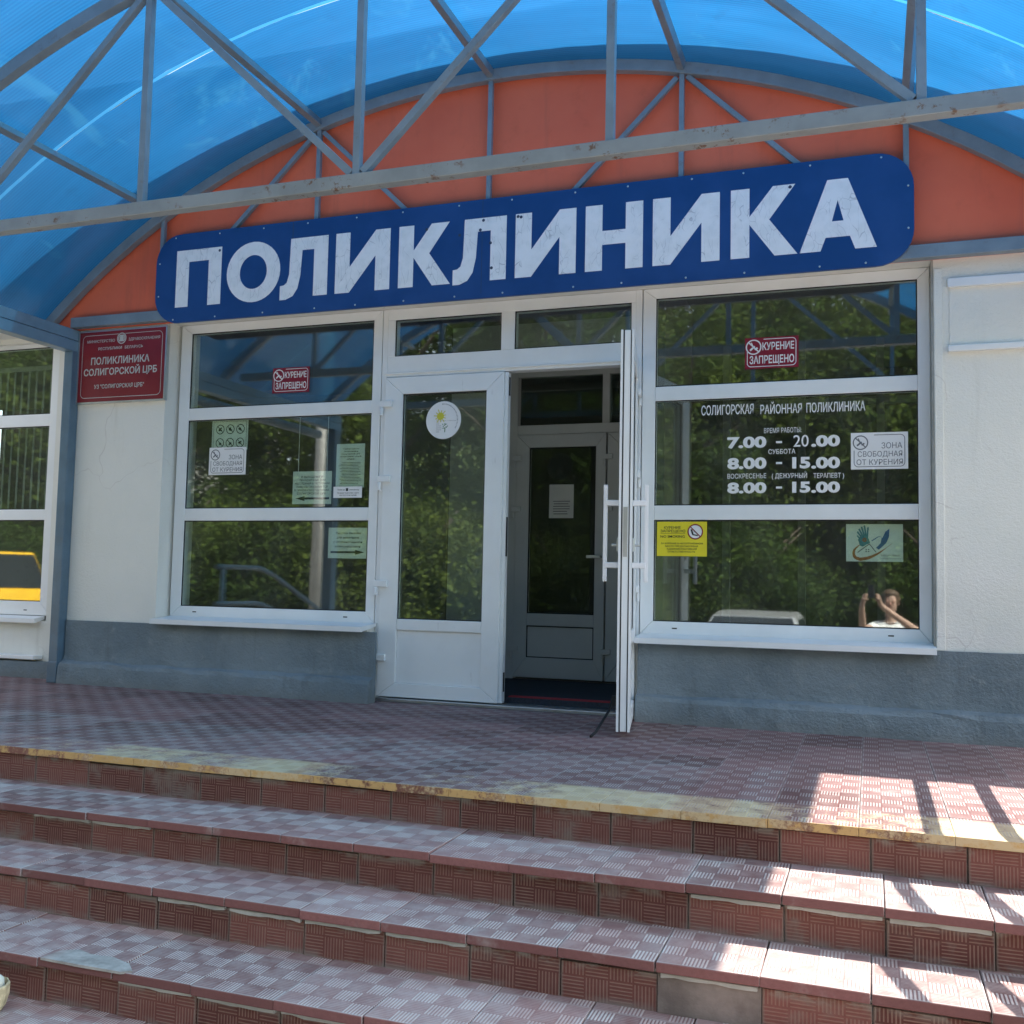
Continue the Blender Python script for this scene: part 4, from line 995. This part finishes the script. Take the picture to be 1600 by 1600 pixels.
def crown_mesh(seed, rx, rz, nclump, leaves):
    rnd = random.Random(seed); mb = MB(); mb.norecalc = True
    for k in range(nclump):
        while True:
            p = Vector((rnd.uniform(-1, 1), rnd.uniform(-1, 1), rnd.uniform(-1, 1)))
            if .25 < p.length < 1: break
        c = Vector((p.x*rx, p.y*rx, p.z*rz)); cr = rnd.uniform(.35, .8)
        for i in range(leaves):
            q = c+Vector((rnd.gauss(0, 1), rnd.gauss(0, 1), rnd.gauss(0, .8)))*cr*.55
            s = rnd.uniform(.03, .085); a = Vector((rnd.gauss(0, 1), rnd.gauss(0, 1), rnd.gauss(0, .6))).normalized(); b = a.cross(Vector((rnd.gauss(0, 1), rnd.gauss(0, 1), rnd.gauss(0, 1)))).normalized()
            mb.face([q-a*s, q+b*s*.55, q+a*s, q-b*s*.55])
    return mb
def make_tree(seed, h, rx, rz, label):
    r = empty('broadleaf_tree', (0, 0, 0), label, 'tree', 'trees on the slope across the yard')
    mb = MB(); mb.tube([(0, 0, -.5), (.05, .02, h*.25), (-.04, .06, h*.55), (.03, 0, h*.85)], [.2, .16, .1, .03], 9)
    rnd = random.Random(seed)
    for k in range(7):
        z = h*rnd.uniform(.3, .7); a = rnd.random()*6.28; mb.tube([(0, 0, z), (math.cos(a)*rx*.35, math.sin(a)*rx*.35, z+.5), (math.cos(a)*rx*.75, math.sin(a)*rx*.75, z+1.3)], [.07, .05, .015], 6)
    mb.build('trunk', BARK, r)
    o = crown_mesh(seed, rx, rz, 90, 330).build('crown', LEAF, r); o.location = (0, 0, h*.58)
    return r
protos = [make_tree(11, 7.5, 2.5, 3.4, 'tall'), make_tree(23, 5.6, 2.6, 2.5, 'mid'), make_tree(37, 3.2, 2.1, 1.55, 'low')]
rnd = random.Random(5)
spots = []
for i in range(12): spots.append((-40+i*4.4+rnd.uniform(-.8, .8), -17.2+rnd.uniform(-1, .6), 2))
for i in range(14): spots.append((-46+i*4.4+rnd.uniform(-1, 1), -20.5+rnd.uniform(-1, 1), rnd.choice((0, 1, 1))))
for i in range(14): spots.append((-54+i*5.1+rnd.uniform(-1.2, 1.2), -26+rnd.uniform(-1.5, 1.5), rnd.choice((0, 0, 1))))
used = [0, 0, 0]
TL = 'leafy green tree on the slope across the yard, mirrored in the windows'
for x, y, k in spots:
    t = protos[k] if used[k] == 0 else copy_tree(protos[k]); used[k] += 1
    j = max(0, (-19-y)/55*1.0); t.location = (x, y, -TH-.1+20*j**.75*max(0, min(1, .15+(x+34)/14)) if x > -34 else -TH); t.rotation_euler = (0, 0, rnd.random()*6.28); s = rnd.uniform(.95, 1.3)*(1, 1.25, 1.45)[min(2, int((-y-15.5)//4.2))]; t.scale = (s, s, s)
    t['label'] = TL

ab = empty('apartment_building', (-54, -48, -TH), 'pale five storey apartment block far across the yard, mirrored in the far left window', 'building')
mb = MB(); mb.box(-22, 18, -6, 6, 0, 15.4); mb.build('wall', mat_concrete('panel_wall', (.34, .33, .30), (.42, .41, .38), 1.5), ab)
mb = MB(); mb.box(-22.3, 18.3, -6.3, 6.3, 15.4, 15.9); mb.build('roof', CEMENT, ab)
wg = plain('dark_window', (.03, .035, .04), .15, .6)
for fl in range(5):
    for i in range(12):
        x = -20.5+i*3.2; z = 1.0+fl*3.0; mb = MB(); mb.box(x, x+1.5, 6.001, 6.06, z, z+1.5); wf_ = mb.build('window', wg, ab)
        if i % 3 == 1: mb = MB(); mb.box(x-.7, x+2.2, 6.001, 7.0, z-.75, z+.25); mb.build('balcony', CEMENT, ab)

# photographer: one skinned body, clothing and hair as children
def skinned(name, mat, chains, parent, sub=2, root=0):
    me = bpy.data.meshes.new(name); vs, es, rs = [], [], []; idx = {}
    def vid(p, r):
        k = tuple(round(c_, 4) for c_ in p)
        if k not in idx: idx[k] = len(vs); vs.append(p); rs.append(r)
        return idx[k]
    for ch in chains:
        ids = [vid(p, r) for p, r in ch]
        es += [(a, b) for a, b in zip(ids, ids[1:])]
    me.from_pydata(vs, es, []); o = bpy.data.objects.new(name, me); COL.objects.link(o); o.parent = parent
    me.materials.append(mat)
    o.modifiers.new('skin', 'SKIN')
    if not me.skin_vertices: me.attributes
    sv = me.skin_vertices[0].data if me.skin_vertices else None
    if sv is None:
        bpy.context.view_layer.objects.active = o; bpy.ops.mesh.customdata_skin_add(); sv = me.skin_vertices[0].data
    for i, r in enumerate(rs): sv[i].radius = (r, r) if not isinstance(r, tuple) else r
    sv[root].use_root = True
    sm = o.modifiers.new('sub', 'SUBSURF'); sm.levels = sub; sm.render_levels = sub; o.modifiers['skin'].use_smooth_shade = True
    return o
SKIN = plain('skin', (.44, .28, .21), .55); HAIR = plain('brown_hair', (.09, .055, .03), .6); SHIRT = plain('white_shirt', (.82, .82, .80), .85); TROUS = plain('dark_trousers', (.03, .035, .05), .85)
PX, PYY = 2.42, -6.50
pr = empty('person', (PX, PYY, -TH), 'person in a white shirt holding up a phone, mirrored low in the right window', 'person')
phone = CAM-fw*.024-Vector((PX, PYY, -TH))     # phone centre in the person's own space
sh = 1.33
PS = 1.06; pr.scale = (PS, PS, PS); ph = phone/PS
hL, hR = ph+Vector((-.070, -.040, -.065)), ph+Vector((.070, -.040, -.065))
body = skinned('body', SKIN, [
    [((0, 0, .92), .12), ((0, .01, 1.10), .115), ((0, 0, 1.26), .125), ((0, -.01, sh+.06), .06), ((0, .0, sh+.14), .05), ((0, .02, sh+.23), .075), ((0, .015, sh+.32), .082), ((0, .0, sh+.38), .05)],
    [((0, 0, 1.26), .125), ((-.17, -.01, sh-.01), .058), ((-.29, .20, 1.30), .046), (tuple(hL+Vector((-.03, -.05, -.09))), .030), (tuple(hL), .024)],
    [((0, 0, 1.26), .125), ((.17, -.01, sh-.01), .058), ((.27, .20, 1.30), .046), (tuple(hR+Vector((.03, -.05, -.09))), .030), (tuple(hR), .024)],
    [((0, 0, .92), .12), ((-.09, 0, .82), .09), ((-.10, .02, .47), .058), ((-.10, -.01, .09), .04), ((-.10, .10, .03), .035)],
    [((0, 0, .92), .12), ((.09, 0, .82), .09), ((.10, .02, .47), .058), ((.10, -.01, .09), .04), ((.10, .10, .03), .035)]]
    + [[(tuple(h_), .024)]+[(tuple(h_+Vector((s_*(.012+.004*k), .030+.006*k, .028-.016*k))), .0095), (tuple(h_+Vector((-s_*.010, .045+.003*k, .032-.017*k))), .0085), (tuple(h_+Vector((-s_*(.035-.004*k), .040, .034-.018*k))), .007)] for h_, s_ in ((hL, -1), (hR, 1)) for k in range(4)]
    + [[(tuple(h_), .024), (tuple(h_+Vector((-s_*.02, .0, -.03))), .011), (tuple(h_+Vector((-s_*.045, .012, -.025))), .008)] for h_, s_ in ((hL, -1), (hR, 1))], pr)
mb = MB()
mb.sphere((0, .102, sh+.255), .018, 8, (.7, 1, 1.2))
for s_ in (-1, 1): mb.sphere((s_*.032, .088, sh+.285), .012, 8); mb.sphere((s_*.082, .01, sh+.265), .022, 8, (.4, .8, 1.2))
mb.sphere((0, .092, sh+.205), .016, 8, (1.5, .5, .4)); mb.build('face', plain('face_features', (.42, .22, .16), .6), pr, smooth=True)
mb = MB(); mb.sphere((0, -.012, sh+.315), .112, 18, (.92, 1.0, .95))
for v in list(mb.bm.verts):
    if v.co.y > .055 and v.co.z < sh+.345: v.co.y = .055
    if v.co.z < sh+.23: v.co.z = sh+.23
    v.co += Vector((random.gauss(0, .004), random.gauss(0, .004), random.gauss(0, .004)))
mb.build('hair', HAIR, pr, smooth=True)
skinned('shirt', SHIRT, [[((0, 0, .86), .155), ((0, .01, 1.08), .15), ((0, 0, 1.27), .155), ((0, -.005, sh+.045), .075)], [((0, 0, 1.27), .155), ((-.175, -.005, sh-.005), .078), ((-.25, .11, 1.305), .062)], [((0, 0, 1.27), .155), ((.175, -.005, sh-.005), .078), ((.235, .11, 1.305), .062)]], pr)
skinned('trousers', TROUS, [[((0, 0, .95), .145), ((-.09, 0, .80), .108), ((-.10, .02, .47), .078), ((-.10, -.01, .10), .062)], [((0, 0, .95), .145), ((.09, 0, .80), .108), ((.10, .02, .47), .078), ((.10, -.01, .10), .062)]], pr)
mb = MB()
for s_ in (-1, 1): mb.sphere((s_*.10, .05, .04), .06, 10, (.8, 2.2, .7))
mb.build('shoes', RUBBER, pr, smooth=True)
mb = MB(); mb.box(-.038, .038, -.004, .004, -.078, .078)
ph_o = tag(mb.build('phone', plain('phone_case', (.03, .03, .035), .3, .5), bevel=.003), 'dark phone held up by the person in the yard', 'phone')
Mp = Matrix((rt, -fw, up)).transposed().to_4x4(); Mp.translation = CAM-fw*.024; ph_o.matrix_world = Mp
